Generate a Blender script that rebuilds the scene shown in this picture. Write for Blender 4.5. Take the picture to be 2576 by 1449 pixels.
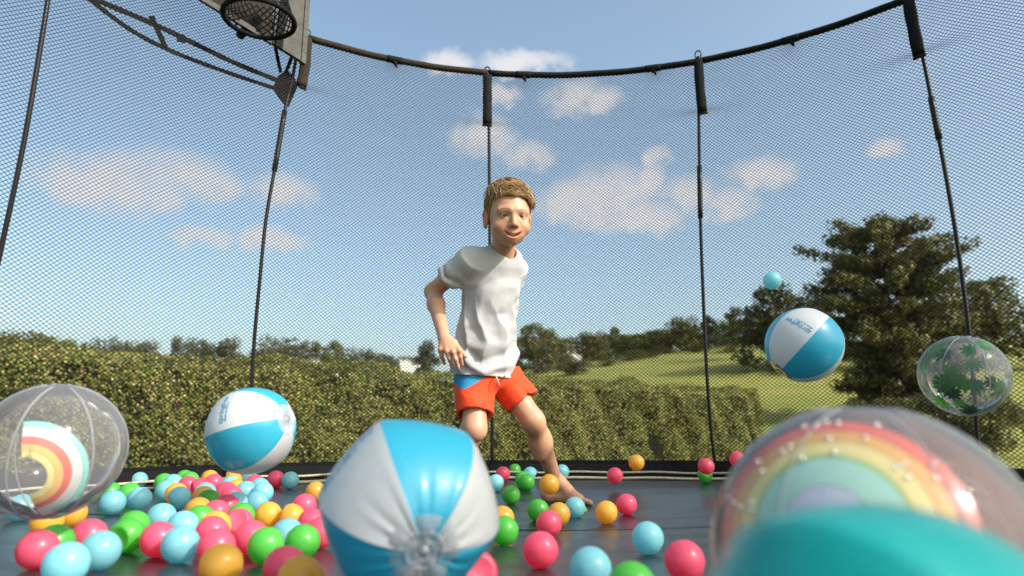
import bpy, math, random
import numpy as np
from mathutils import Vector, Matrix
RAD = math.radians
random.seed(7); rng = np.random.default_rng(7)
for o in list(bpy.data.objects): bpy.data.objects.remove(o)
scene = bpy.context.scene
COL = scene.collection

# ------------------------------------------------------------------ camera
FPX = 1691.0                       # focal length in units of a 2576 x 1449 frame
PITCH = math.atan((1068 - 724.5) / FPX)
CAM = np.array([0.0, 0.0, 0.25])
cam_d = bpy.data.cameras.new('camera'); cam = bpy.data.objects.new('camera', cam_d); COL.objects.link(cam)
cam.location = CAM; cam.rotation_euler = (math.pi / 2 + PITCH, 0, 0)
cam_d.sensor_width = 36 * 2576 / 2174; cam_d.lens = 28.0
cam_d.clip_start = 0.02; cam_d.clip_end = 3000
cam_d.dof.use_dof = True; cam_d.dof.focus_distance = 2.38; cam_d.dof.aperture_fstop = 2.6
cam_d.dof.aperture_blades = 9
scene.camera = cam
# ------------------------------------------------------------------ sun, sky, exposure
SUN = Vector((0.70, -0.42, 0.62)).normalized()
SUN_EL = math.asin(SUN.z); SUN_AZ = math.atan2(SUN.x, SUN.y)
sd = bpy.data.lights.new('sun', 'SUN'); sd.energy = 2.3; sd.angle = RAD(0.45); sd.color = (1.0, 0.98, 0.955)
so = bpy.data.objects.new('sun', sd); COL.objects.link(so); so.location = (6, -2, 8)
so.rotation_euler = (-SUN).to_track_quat('-Z', 'Y').to_euler()
scene.view_settings.view_transform = 'Standard'; scene.view_settings.look = 'None'
scene.view_settings.exposure = 0.98; scene.view_settings.gamma = 1
scene.view_settings.use_curve_mapping = False
scene.render.film_transparent = False
scene.cycles.max_bounces = 10; scene.cycles.transparent_max_bounces = 24
scene.cycles.transmission_bounces = 8; scene.cycles.caustics_reflective = False; scene.cycles.caustics_refractive = False
scene.cycles.use_denoising = True
scene.cycles.sample_clamp_indirect = 6

def ray(px, py):
    x = (px - 1288) / FPX; y = -(py - 724.5) / FPX
    c, s = math.cos(PITCH), math.sin(PITCH)
    return np.array([x, c - s * y, s + c * y])
def P(px, py, Z): return CAM + Z * ray(px, py)
def PV(px, py, Z): return Vector(P(px, py, Z))

world = bpy.data.worlds.new('World'); scene.world = world; world.use_nodes = True
def build_world():
    nt = world.node_tree; N = nt.nodes; L = nt.links; N.clear()
    out = N.new('ShaderNodeOutputWorld'); bg = N.new('ShaderNodeBackground'); bg.inputs[1].default_value = 1.0
    sky = N.new('ShaderNodeTexSky'); sky.sky_type = 'NISHITA'; sky.sun_disc = False
    sky.sun_elevation = SUN_EL; sky.sun_rotation = SUN_AZ
    sky.altitude = 300; sky.air_density = 0.85; sky.dust_density = 4.5; sky.ozone_density = 0.25
    sc = N.new('ShaderNodeVectorMath'); sc.operation = 'SCALE'; sc.inputs['Scale'].default_value = 0.15
    wb = N.new('ShaderNodeVectorMath'); wb.operation = 'MULTIPLY'; wb.inputs[1].default_value = (1.05, 1.09, .96)      # white balance of the sky
    L.new(sky.outputs[0], wb.inputs[0]); L.new(wb.outputs[0], sc.inputs[0])
    tc = N.new('ShaderNodeTexCoord'); nrm = N.new('ShaderNodeVectorMath'); nrm.operation = 'NORMALIZE'
    L.new(tc.outputs['Generated'], nrm.inputs[0])
    nz = N.new('ShaderNodeTexNoise'); nz.inputs['Scale'].default_value = 9; nz.inputs['Detail'].default_value = 5
    nz.inputs['Roughness'].default_value = 0.62
    L.new(nrm.outputs[0], nz.inputs['Vector'])
    nz2 = N.new('ShaderNodeTexNoise'); nz2.inputs['Scale'].default_value = 34; nz2.inputs['Detail'].default_value = 6; nz2.inputs['Roughness'].default_value = .65
    L.new(nrm.outputs[0], nz2.inputs['Vector'])
    sep = N.new('ShaderNodeSeparateXYZ'); L.new(nrm.outputs[0], sep.inputs[0])
    def math_(op, a, b=None, clamp=False):
        m = N.new('ShaderNodeMath'); m.operation = op; m.use_clamp = clamp
        for i, v in enumerate((a, b)):
            if v is None: continue
            if isinstance(v, (int, float)): m.inputs[i].default_value = v
            else: L.new(v, m.inputs[i])
        return m.outputs[0]
    az = math_('ARCTAN2', sep.outputs[0], sep.outputs[1]); el = math_('ARCSINE', sep.outputs[2])
    n1 = math_('SUBTRACT', nz.outputs[0], 0.5); n2 = math_('SUBTRACT', nz2.outputs[0], 0.5)
    az = math_('ADD', az, math_('MULTIPLY', n1, 0.10)); el = math_('ADD', el, math_('MULTIPLY', n2, 0.05))
    clouds = [(330, 455, 130, 62), (430, 430, 120, 45), (520, 465, 75, 38), (250, 470, 90, 34), (395, 500, 60, 30),
              (705, 478, 75, 36), (515, 592, 55, 20), (685, 602, 68, 26), (1135, 157, 62, 24), (1330, 160, 100, 26),
              (1435, 242, 75, 38), (1510, 250, 60, 24), (1215, 340, 75, 46), (1320, 392, 66, 32), (1270, 240, 40, 20),
              (1530, 495, 105, 72), (1450, 500, 85, 45), (1620, 548, 95, 36), (1650, 395, 28, 20), (1640, 455, 32, 40),
              (1725, 490, 62, 40), (1835, 512, 55, 34), (1905, 437, 80, 32), (2220, 370, 36, 18)]
    pts = []
    for cx, cy, w, h in clouds:
        d = ray(cx, cy); d /= np.linalg.norm(d)
        pts.append((math.atan2(d[0], d[1]), math.asin(d[2]), w / FPX * 1.12, h / FPX * 1.12))
    r = random.Random(3)
    for k in range(26):                # the same sky goes on all round
        a = RAD(48 + k * 264 / 26 + r.uniform(-4, 4)); a = (a + math.pi) % (2 * math.pi) - math.pi
        pts.append((a, RAD(r.uniform(7, 34)), r.uniform(.04, .11), r.uniform(.015, .045)))
    tot = None
    for a, e, sa, se in pts:
        u = math_('DIVIDE', math_('SUBTRACT', az, a), sa); v = math_('DIVIDE', math_('SUBTRACT', el, e), se)
        q = math_('ADD', math_('MULTIPLY', u, u), math_('MULTIPLY', v, v))
        m = math_('SUBTRACT', 1.0, q)
        tot = m if tot is None else math_('MAXIMUM', tot, m)
    tot = math_('MAXIMUM', tot, -1.5)
    tot = math_('ADD', tot, math_('ADD', math_('MULTIPLY', n1, 2.2), math_('MULTIPLY', n2, 2.2)))
    mr = N.new('ShaderNodeMapRange'); mr.interpolation_type = 'SMOOTHSTEP'
    mr.inputs[1].default_value = -0.75; mr.inputs[2].default_value = 1.25; mr.inputs[3].default_value = 0; mr.inputs[4].default_value = 0.78
    L.new(tot, mr.inputs[0])
    mx = N.new('ShaderNodeMix'); mx.data_type = 'RGBA'
    L.new(mr.outputs[0], mx.inputs[0]); L.new(sc.outputs[0], mx.inputs[6]); mx.inputs[7].default_value = (0.49, 0.47, 0.46, 1)
    L.new(mx.outputs[2], bg.inputs[0]); L.new(bg.outputs[0], out.inputs[0])
build_world()

# ------------------------------------------------------------------ mesh helpers
def mesh_np(name, V, F):
    V = np.asarray(V, np.float32); me = bpy.data.meshes.new(name)
    if isinstance(F, np.ndarray):
        m, k = F.shape
        me.vertices.add(len(V)); me.vertices.foreach_set('co', V.ravel())
        me.loops.add(m * k); me.loops.foreach_set('vertex_index', F.astype(np.int32).ravel())
        me.polygons.add(m); me.polygons.foreach_set('loop_start', np.arange(0, m * k, k, dtype=np.int32))
        me.update(calc_edges=True); me.validate()
    else:
        me.from_pydata([tuple(map(float, v)) for v in V], [], [tuple(map(int, f)) for f in F]); me.update()
    return me
def smooth(me, on=True):
    me.polygons.foreach_set('use_smooth', np.full(len(me.polygons), on)); me.update(); return me
def link(name, data, parent=None, mat=None, loc=None):
    o = bpy.data.objects.new(name, data); COL.objects.link(o)
    if mat is not None and data is not None:
        if not data.materials: data.materials.append(mat)
    if parent is not None: o.parent = parent
    if loc is not None: o.location = loc
    return o
def tag(o, label=None, cat=None, group=None, kind=None):
    if label: o['label'] = label
    if cat: o['category'] = cat
    if group: o['group'] = group
    if kind: o['kind'] = kind
    return o
def empty(name, loc=(0, 0, 0)):
    o = bpy.data.objects.new(name, None); o.location = loc; o.empty_display_size = .1; COL.objects.link(o); return o
def frames(pts):
    pts = np.asarray(pts, float); T = np.gradient(pts, axis=0); T /= np.linalg.norm(T, axis=1)[:, None] + 1e-12
    ref = np.array([0, 0, 1.]) if abs(T[0][2]) < .9 else np.array([1., 0, 0])
    n = np.cross(T[0], ref); n /= np.linalg.norm(n); Ns = []
    for t in T:
        n = n - t * np.dot(n, t); n /= np.linalg.norm(n); Ns.append(n)
    Ns = np.array(Ns); return T, Ns, np.cross(T, Ns)
def tube(pts, rad, sides=8, closed=False, flat=1.0):
    pts = np.asarray(pts, float); n = len(pts); rad = np.broadcast_to(rad, n)
    T, A, B = frames(pts); a = np.arange(sides) * 2 * math.pi / sides
    V = (pts[:, None, :] + rad[:, None, None] * (np.cos(a)[None, :, None] * A[:, None, :] + flat * np.sin(a)[None, :, None] * B[:, None, :])).reshape(-1, 3)
    F = []
    m = n if closed else n - 1
    for i in range(m):
        for j in range(sides):
            i2 = (i + 1) % n; j2 = (j + 1) % sides
            F.append((i * sides + j, i * sides + j2, i2 * sides + j2, i2 * sides + j))
    if not closed:
        F.append(tuple(range(sides))[::-1]); F.append(tuple((n - 1) * sides + j for j in range(sides)))
    return V, F
def join(parts):
    V = []; F = []; o = 0
    for v, f in parts:
        V.append(np.asarray(v, float)); F += [tuple(i + o for i in q) for q in f]; o += len(v)
    return np.concatenate(V), F
def boxvf(c, s, R=None):
    c = np.array(c, float); s = np.array(s, float) / 2
    v = np.array([(x, y, z) for x in (-1, 1) for y in (-1, 1) for z in (-1, 1)], float) * s
    if R is not None: v = v @ np.array(R).T
    return v + c, [(0, 1, 3, 2), (4, 6, 7, 5), (0, 4, 5, 1), (2, 3, 7, 6), (0, 2, 6, 4), (1, 5, 7, 3)]
def spline(ctrl, n):
    ctrl = np.asarray(ctrl, float); k = len(ctrl); out = []
    for t in np.linspace(0, k - 1, n):
        i = min(int(t), k - 2); u = t - i
        p0 = ctrl[max(i - 1, 0)]; p1 = ctrl[i]; p2 = ctrl[i + 1]; p3 = ctrl[min(i + 2, k - 1)]
        out.append(.5 * ((2 * p1) + (-p0 + p2) * u + (2 * p0 - 5 * p1 + 4 * p2 - p3) * u * u + (-p0 + 3 * p1 - 3 * p2 + p3) * u ** 3))
    return np.array(out)

# ------------------------------------------------------------------ materials
def newmat(name):
    m = bpy.data.materials.new(name); m.use_nodes = True
    nt = m.node_tree; return m, nt, nt.nodes['Principled BSDF']
def mat(name, col, rough=.5, spec=.5, bump=None, var=None, coat=0, metal=0, sub=0, sheen=0):
    m, nt, b = newmat(name); N, L = nt.nodes, nt.links
    b.inputs['Base Color'].default_value = (*col, 1); b.inputs['Roughness'].default_value = rough
    b.inputs['Specular IOR Level'].default_value = spec; b.inputs['Coat Weight'].default_value = coat
    b.inputs['Metallic'].default_value = metal
    if sheen: b.inputs['Sheen Weight'].default_value = sheen
    if sub:
        b.inputs['Subsurface Weight'].default_value = sub; b.inputs['Subsurface Radius'].default_value = (1, .35, .2); b.inputs['Subsurface Scale'].default_value = .012
    tc = N.new('ShaderNodeTexCoord')
    if var:                                                 # (noise scale, amount)
        nz = N.new('ShaderNodeTexNoise'); nz.inputs['Scale'].default_value = var[0]; nz.inputs['Detail'].default_value = 4
        L.new(tc.outputs['Object'], nz.inputs['Vector'])
        mr = N.new('ShaderNodeMapRange'); mr.inputs[1].default_value = .3; mr.inputs[2].default_value = .7
        mr.inputs[3].default_value = 1 - var[1]; mr.inputs[4].default_value = 1 + var[1]; L.new(nz.outputs[0], mr.inputs[0])
        mu = N.new('ShaderNodeVectorMath'); mu.operation = 'SCALE'; mu.inputs[0].default_value = col
        L.new(mr.outputs[0], mu.inputs['Scale']); L.new(mu.outputs[0], b.inputs['Base Color'])
    if bump:                                                # (scale, strength, distance)
        nz = N.new('ShaderNodeTexNoise'); nz.inputs['Scale'].default_value = bump[0]; nz.inputs['Detail'].default_value = 3
        L.new(tc.outputs['Object'], nz.inputs['Vector'])
        bp = N.new('ShaderNodeBump'); bp.inputs['Strength'].default_value = bump[1]; bp.inputs['Distance'].default_value = bump[2]
        L.new(nz.outputs[0], bp.inputs['Height']); L.new(bp.outputs[0], b.inputs['Normal'])
    return m
def leafmat(name, cols, trans=.35, rough=.45):
    m, nt, b = newmat(name); N, L = nt.nodes, nt.links
    geo = N.new('ShaderNodeNewGeometry'); cr = N.new('ShaderNodeValToRGB'); L.new(geo.outputs['Random Per Island'], cr.inputs[0])
    e = cr.color_ramp.elements
    e[0].position = 0; e[0].color = (*cols[0][1], 1); e[1].position = cols[-1][0]; e[1].color = (*cols[-1][1], 1)
    for p, c in cols[1:-1]: x = e.new(p); x.color = (*c, 1)
    L.new(cr.outputs[0], b.inputs['Base Color']); b.inputs['Roughness'].default_value = rough
    b.inputs['Specular IOR Level'].default_value = .35
    tr = N.new('ShaderNodeBsdfTranslucent'); L.new(cr.outputs[0], tr.inputs[0])
    mx = N.new('ShaderNodeMixShader'); mx.inputs[0].default_value = trans
    L.new(b.outputs[0], mx.inputs[1]); L.new(tr.outputs[0], mx.inputs[2]); L.new(mx.outputs[0], N['Material Output'].inputs[0])
    return m
def plastic(name, col, trans=.35, rough=.36, coat=.35):
    """thin hollow coloured plastic: part of the light goes through the shell"""
    m, nt, b = newmat(name); N, L = nt.nodes, nt.links
    b.inputs['Roughness'].default_value = rough
    b.inputs['Specular IOR Level'].default_value = .5; b.inputs['Coat Weight'].default_value = coat; b.inputs['Coat Roughness'].default_value = .15
    oi = N.new('ShaderNodeObjectInfo'); hs = N.new('ShaderNodeHueSaturation'); hs.inputs['Color'].default_value = (*col, 1)
    mv = N.new('ShaderNodeMapRange'); mv.inputs[3].default_value = .88; mv.inputs[4].default_value = 1.06; L.new(oi.outputs['Random'], mv.inputs[0]); L.new(mv.outputs[0], hs.inputs['Value'])
    tr = N.new('ShaderNodeBsdfTranslucent'); L.new(hs.outputs[0], tr.inputs[0]); L.new(hs.outputs[0], b.inputs['Base Color'])
    mx = N.new('ShaderNodeMixShader'); mx.inputs[0].default_value = trans
    L.new(b.outputs[0], mx.inputs[1]); L.new(tr.outputs[0], mx.inputs[2]); L.new(mx.outputs[0], N['Material Output'].inputs[0])
    tc = N.new('ShaderNodeTexCoord'); nz = N.new('ShaderNodeTexNoise'); nz.inputs['Scale'].default_value = 45
    L.new(tc.outputs['Object'], nz.inputs['Vector']); bp = N.new('ShaderNodeBump'); bp.inputs['Strength'].default_value = .12; bp.inputs['Distance'].default_value = .002
    L.new(nz.outputs[0], bp.inputs['Height']); L.new(bp.outputs[0], b.inputs['Normal'])
    return m
def film(name, tint, haze=.12, hazecol=(.8, .8, .8)):
    """thin clear vinyl: mostly see-through, glossy, a little milky"""
    m, nt, b = newmat(name); N, L = nt.nodes, nt.links; N.remove(b)
    t = N.new('ShaderNodeBsdfTransparent'); t.inputs[0].default_value = (*tint, 1)
    g = N.new('ShaderNodeBsdfGlossy'); g.inputs['Roughness'].default_value = .06
    d = N.new('ShaderNodeBsdfTranslucent'); d.inputs[0].default_value = (*hazecol, 1)
    d2 = N.new('ShaderNodeBsdfDiffuse'); d2.inputs[0].default_value = (*hazecol, 1)
    ad = N.new('ShaderNodeMixShader'); ad.inputs[0].default_value = .5; L.new(d.outputs[0], ad.inputs[1]); L.new(d2.outputs[0], ad.inputs[2])
    lw = N.new('ShaderNodeLayerWeight'); lw.inputs[0].default_value = .18
    tc = N.new('ShaderNodeTexCoord'); nz = N.new('ShaderNodeTexNoise'); nz.inputs['Scale'].default_value = 14
    L.new(tc.outputs['Object'], nz.inputs['Vector']); bp = N.new('ShaderNodeBump'); bp.inputs['Strength'].default_value = .25; bp.inputs['Distance'].default_value = .01
    L.new(nz.outputs[0], bp.inputs['Height']); L.new(bp.outputs[0], g.inputs['Normal'])
    m1 = N.new('ShaderNodeMixShader'); L.new(t.outputs[0], m1.inputs[1]); L.new(ad.outputs[0], m1.inputs[2])
    hz = N.new('ShaderNodeMapRange'); L.new(lw.outputs['Facing'], hz.inputs[0]); hz.inputs[1].default_value = 0; hz.inputs[2].default_value = 1
    hz.inputs[3].default_value = haze; hz.inputs[4].default_value = min(1, haze * 4); L.new(hz.outputs[0], m1.inputs[0])
    m2 = N.new('ShaderNodeMixShader'); L.new(lw.outputs['Fresnel'], m2.inputs[0]); L.new(m1.outputs[0], m2.inputs[1]); L.new(g.outputs[0], m2.inputs[2])
    L.new(m2.outputs[0], N['Material Output'].inputs[0]); return m

M = {}
M['black_fabric'] = mat('black_fabric', (.0045, .005, .0055), .8, .2, bump=(900, .5, .002), var=(60, .4))
M['black_tube'] = mat('black_tube', (.016, .016, .017), .5, .5, bump=(500, .3, .001))
M['brown_weave'] = mat('brown_weave', (.028, .021, .015), .85, .2, bump=(700, .6, .003), var=(180, .5))
M['grey_fabric'] = mat('grey_fabric', (.075, .071, .066), .75, .3, bump=(60, .5, .006), var=(14, .3))
M['net'] = mat('net', (.010, .009, .008), .6, .3)
M['rod'] = mat('rod', (.009, .009, .010), .38, .4, bump=(300, .2, .001))
M['steel'] = mat('steel', (.25, .25, .26), .4, .5, metal=.9)
M['rope'] = mat('rope', (.42, .38, .28), .8, .3, bump=(400, .6, .002), var=(120, .3))
M['white_plastic'] = mat('white_plastic', (.7, .7, .7), .35)
M['bark'] = mat('bark', (.07, .05, .035), .9, .2, bump=(8, .8, .03), var=(4, .4))

# ------------------------------------------------------------------ terrain
def terrain_z(x, y):
    x = np.asarray(x, float); y = np.asarray(y, float)
    zr = 5.2 + 3.9 * np.tanh((x - 2) / 22.0) + 1.5
    t = np.clip((y - 19) / 64.0, 0, 1); ramp = t * t * (3 - 2 * t) * .55 + t * .45
    near = -0.95 + (zr + .95) * ramp
    far = np.clip((y - 95) / 300, 0, 1)
    return near - 9 * far * far + .12 * np.sin(x * .21 + 1) * np.clip((y - 15) / 30, 0, 1) * np.cos(y * .17)
def build_terrain():
    xs = np.concatenate([np.linspace(-900, -130, 14), np.linspace(-120, 120, 121), np.linspace(130, 900, 14)])
    ys = np.concatenate([np.linspace(-300, -16, 10), np.linspace(-12, 110, 123), np.linspace(125, 1500, 24)])
    X, Y = np.meshgrid(xs, ys, indexing='ij'); Z = terrain_z(X, Y)
    V = np.stack([X, Y, Z], -1).reshape(-1, 3); nx, ny = X.shape
    i = np.arange((nx - 1) * ny).reshape(nx - 1, ny)[:, :-1].ravel()
    me = smooth(mesh_np('grass_field', V, np.stack([i, i + ny, i + ny + 1, i + 1], 1)))
    m, nt, b = newmat('grass'); N, L = nt.nodes, nt.links; tc = N.new('ShaderNodeTexCoord')
    cr = N.new('ShaderNodeValToRGB'); e = cr.color_ramp.elements
    e[0].position = .3; e[0].color = (.150, .185, .042, 1); e[1].position = .74; e[1].color = (.33, .275, .100, 1)
    x = e.new(.5); x.color = (.225, .235, .058, 1)
    nz = N.new('ShaderNodeTexNoise'); nz.inputs['Scale'].default_value = .12; nz.inputs['Detail'].default_value = 8; nz.inputs['Roughness'].default_value = .7
    mp = N.new('ShaderNodeMapping'); mp.inputs['Scale'].default_value = (1, 2.2, 1); L.new(tc.outputs['Object'], mp.inputs[0]); L.new(mp.outputs[0], nz.inputs['Vector'])
    L.new(nz.outputs[0], cr.inputs[0]); L.new(cr.outputs[0], b.inputs['Base Color']); b.inputs['Roughness'].default_value = .9; b.inputs['Specular IOR Level'].default_value = .15
    n2 = N.new('ShaderNodeTexNoise'); n2.inputs['Scale'].default_value = 6; n2.inputs['Detail'].default_value = 6; L.new(tc.outputs['Object'], n2.inputs['Vector'])
    bp = N.new('ShaderNodeBump'); bp.inputs['Strength'].default_value = .7; bp.inputs['Distance'].default_value = .15; L.new(n2.outputs[0], bp.inputs['Height']); L.new(bp.outputs[0], b.inputs['Normal'])
    tag(link('grass_field', me, None, m), kind='structure')
build_terrain()

# ------------------------------------------------------------------ foliage
def leaf_quads(C, size, Nrm=None, spread=1.0, aspect=1.7, seed=1):
    """one bent diamond leaf (2 quads would be a fold; kept to one 4-gon) at each centre"""
    r = np.random.default_rng(seed); n = len(C)
    d = r.normal(size=(n, 3)); d /= np.linalg.norm(d, axis=1)[:, None]
    if Nrm is not None:
        d = d * spread + Nrm; d /= np.linalg.norm(d, axis=1)[:, None]
    t = r.normal(size=(n, 3)); t -= d * (t * d).sum(1)[:, None]; t /= np.linalg.norm(t, axis=1)[:, None]
    b = np.cross(d, t); s = np.broadcast_to(size, n) * r.uniform(.6, 1.25, n)
    L_ = (t * (s * .5)[:, None]); W_ = (b * (s * .5 / aspect)[:, None]); H_ = d * (s * .08)[:, None]
    V = np.stack([C - L_, C + W_ + H_, C + L_, C - W_ + H_], 1).reshape(-1, 3)
    return V, np.arange(n * 4).reshape(n, 4)

HEDGE_COLS = [(0, (.022, .030, .006)), (.18, (.065, .082, .014)), (.42, (.145, .180, .034)), (.70, (.28, .30, .062)), (.88, (.42, .39, .12)), (.965, (.40, .26, .11)), (1, (.40, .17, .10))]
M['hedge_leaf'] = leafmat('hedge_leaf', HEDGE_COLS, .3, .38)
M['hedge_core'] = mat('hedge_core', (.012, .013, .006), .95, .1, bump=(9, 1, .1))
HA = np.array([-9.0, 4.36]); HB = np.array([6.55, 18.1])
def build_hedge():
    root = empty('hedge', (*HA, -.95)); D = HB - HA; Ln = np.linalg.norm(D); D /= Ln; Nn = np.array([D[1], -D[0]])   # towards the camera
    tag(root, 'long clipped dense green hedge running behind the trampoline net', 'hedge')
    r = np.random.default_rng(5); TH = 1.3
    def top(s): return 1.15 + .05 * np.sin(s * 1.7) + .04 * np.sin(s * 4.1 + 1) - .02 * s * 0
    def bulge(s, z): return .10 * np.sin(s * 1.1 + z * 1.7) + .07 * np.sin(s * 2.9 - z * 2.3 + 1) + .05 * np.sin(s * 6.1 + z * 5)
    Cs = []; Ns = []
    def place(s, off, z):
        return np.stack([HA[0] + D[0] * s + Nn[0] * off, HA[1] + D[1] * s + Nn[1] * off, z], 1)
    n = 125000
    s = Ln * np.clip(r.beta(1.0, 1.25, n), 0, 1); zz = r.uniform(-.93, 1, n); t = top(s)
    z = -.93 + (t + .93) * (zz + .93) / 1.93
    rnd = np.clip((z - (t - .25)) / .25, 0, 1)
    off = bulge(s, z) - rnd ** 2 * .22 - np.abs(r.normal(0, .07, n)) + .02
    keep = (np.sin(s * 5.3 + z * 3.1) * np.sin(s * 2.1 - z * 6.2 + 2) + r.normal(0, .35, n)) > -.75
    Cs.append(place(s, off, z)[keep]); nn = np.zeros((n, 3)); nn[:, :2] = Nn; nn[:, 2] = .5 + rnd; Ns.append(nn[keep])
    n = 46000
    s = Ln * r.beta(1, 1.2, n); off = -r.uniform(0, TH, n); z = top(s) + .05 * np.sin(off * 6 + s * 3) - np.abs(r.normal(0, .05, n)) + (r.random(n) < .03) * r.uniform(0, .10, n)
    Cs.append(place(s, off, z)); nn = np.zeros((n, 3)); nn[:, 2] = 1; Ns.append(nn)
    n = 9000                                            # the end towards the field
    off = -r.uniform(-.1, TH, n); z = r.uniform(-.93, 1.2, n); s = Ln + .06 * np.sin(off * 7 + z * 4) - np.abs(r.normal(0, .06, n)) - np.clip(z - .95, 0, 1) * .6
    Cs.append(place(s, off, z)); nn = np.zeros((n, 3)); nn[:, :2] = D; Ns.append(nn)
    C = np.concatenate(Cs) - np.array([*HA, -.95]); Nr = np.concatenate(Ns)
    V, F = leaf_quads(C, .045, Nr, .9, 1.6, 6)
    o = link('leaves', mesh_np('hedge_leaves', V, F), root, M['hedge_leaf']); o['kind'] = 'stuff'
    # dark solid core added inside to block light between the leaves
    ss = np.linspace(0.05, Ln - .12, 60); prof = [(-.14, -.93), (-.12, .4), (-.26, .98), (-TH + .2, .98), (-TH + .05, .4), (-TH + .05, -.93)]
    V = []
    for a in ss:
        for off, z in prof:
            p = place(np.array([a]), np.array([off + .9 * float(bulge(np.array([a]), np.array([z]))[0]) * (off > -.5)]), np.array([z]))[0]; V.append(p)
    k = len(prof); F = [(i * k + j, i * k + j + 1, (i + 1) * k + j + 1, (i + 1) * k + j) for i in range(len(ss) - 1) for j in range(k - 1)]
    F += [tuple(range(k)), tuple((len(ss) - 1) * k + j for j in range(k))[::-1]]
    link('light_block_core', mesh_np('hedge_core', np.array(V) - np.array([*HA, -.95]), F), root, M['hedge_core'])
    stems = []
    for i in range(70):
        a = r.uniform(0, Ln); p = place(np.array([a]), np.array([-.02 + r.uniform(-.08, .04)]), np.array([-.95]))[0]
        q = p + np.array([r.normal(0, .1), r.normal(0, .1), .55]); stems.append(tube([p, (p + q) / 2 + r.normal(0, .02, 3), q], [.014, .011, .006], 5))
    V, F = join(stems); so_ = link('stems', mesh_np('hedge_stems', V - np.array([*HA, -.95]), F), root, M['bark']); so_['kind'] = 'stuff'
build_hedge()

TREE_COLS = {
 'olive': [(0, (.028, .034, .009)), (.4, (.080, .088, .020)), (.75, (.155, .150, .036)), (1, (.23, .195, .060))],
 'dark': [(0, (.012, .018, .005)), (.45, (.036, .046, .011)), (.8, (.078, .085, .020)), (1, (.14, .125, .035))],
 'pale': [(0, (.060, .072, .040)), (.5, (.105, .115, .062)), (1, (.17, .165, .095))],  # distance haze put into the leaf colour as paleness
 'green': [(0, (.030, .044, .009)), (.5, (.095, .120, .020)), (1, (.19, .19, .040))]}
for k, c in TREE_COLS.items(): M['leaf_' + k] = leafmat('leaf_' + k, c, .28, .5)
def crown_mesh(name, kind, seed):
    """unit crown, 1 high (0..1) and about 1 wide"""
    r = np.random.default_rng(seed); C = []; Nn = []
    if kind == 'round':
        cl = []
        for i in range(46):
            z = r.uniform(.04, .90); w = .40 * math.sqrt(max(.05, 1 - ((z - .42) / .60) ** 2)); a = r.uniform(0, 6.28); q = w * math.sqrt(r.random()); cl.append((q * math.cos(a), q * math.sin(a), z))
        cr_ = .125
    elif kind == 'tall':
        cl = []
        for i in range(34):
            z = r.uniform(.08, .95); w = .34 * math.sin(min(1, (1.05 - z) * 1.3) * math.pi / 2); a = r.uniform(0, 6.28); q = w * math.sqrt(r.random()); cl.append((q * math.cos(a), q * math.sin(a), z))
        cr_ = .095
    elif kind == 'open':
        cl = []
        for i in range(30):
            z = r.uniform(.3, .95); w = .42 * (1 - abs(z - .65) * .9); a = r.uniform(0, 6.28); q = w * math.sqrt(r.uniform(.2, 1)); cl.append((q * math.cos(a), q * math.sin(a), z))
        cr_ = .075
    else:                                          # low bush
        cl = [(r.normal(0, .24), r.normal(0, .2), r.uniform(.05, .72)) for _ in range(30)]; cr_ = .17
    for c in cl:
        n = 105; p = r.normal(size=(n, 3)); p /= np.linalg.norm(p, axis=1)[:, None]; rr = cr_ * r.uniform(.55, 1.1, n) * r.uniform(.8, 1.2)
        C.append(np.array(c) + p * rr[:, None] * np.array([1.1, 1.1, .8])); Nn.append(p)
    V, F = leaf_quads(np.concatenate(C), .05, np.concatenate(Nn), .8, 1.5, seed)
    return mesh_np(name, V, F)
CROWNS = {}
def get_crown(kind, leaf, seed):
    k = (kind, leaf, seed)
    if k not in CROWNS:
        me = crown_mesh('crown_' + kind, kind, 100 + seed); me.materials.append(M['leaf_' + leaf]); CROWNS[k] = me
    return CROWNS[k]
def trunk_mesh(seed):
    r = np.random.default_rng(seed); parts = []
    main = spline([(0, 0, -.08), (r.normal(0, .01), r.normal(0, .01), .25), (r.normal(0, .02), r.normal(0, .02), .55), (r.normal(0, .03), r.normal(0, .03), .9)], 8)
    parts.append(tube(main, np.linspace(.03, .006, 8), 7))
    for i in range(7):
        p = main[r.integers(2, 6)]; a = r.uniform(0, 6.28); q = p + np.array([math.cos(a) * .22, math.sin(a) * .22, r.uniform(.12, .25)])
        parts.append(tube([p, (p + q) / 2 + np.array([0, 0, .02]), q], [.011, .008, .003], 5))
    V, F = join(parts); return smooth(mesh_np('trunk', V, F))
TRUNKS = [trunk_mesh(i) for i in range(3)]
for t in TRUNKS: t.materials.append(M['bark'])
def tree(name, px, top, dist, width, kind, leaf, seed, label, group=None, base_drop=0.0):
    d = ray(px, top); z_top = CAM[2] + dist * d[2] / d[1]; X = dist * d[0] / d[1]
    zg = float(terrain_z(X, dist)) - base_drop; h = z_top - zg; w = width / FPX * dist * (1.65 if name == 'distant_tree' else 1.3 if kind == 'round' else 1.05)
    root = empty(name, (X, dist, zg)); tag(root, label, 'tree' if kind != 'bush' else 'bush', group)
    t = link('trunk', TRUNKS[seed % 3], root); t.scale = (h, h, h * .95)
    c = link('crown', get_crown(kind, leaf, seed % 3), root); c.scale = (w * 1.05, w * 1.05, h); c.rotation_euler = (0, 0, seed * 1.7)
    return root
G1 = 'trees along the field edge'
tree('broad_tree', 1352, 812, 66, 108, 'round', 'olive', 1, "rounded olive tree right beside the boy's waist", G1)
tree('small_tree', 1408, 852, 70, 70, 'round', 'green', 2, 'small green tree between the rounded tree and the white house', G1)
tree('low_bush', 1446, 893, 60, 74, 'bush', 'dark', 0, 'dark low bush at the lower end of the grass field', G1)
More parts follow.
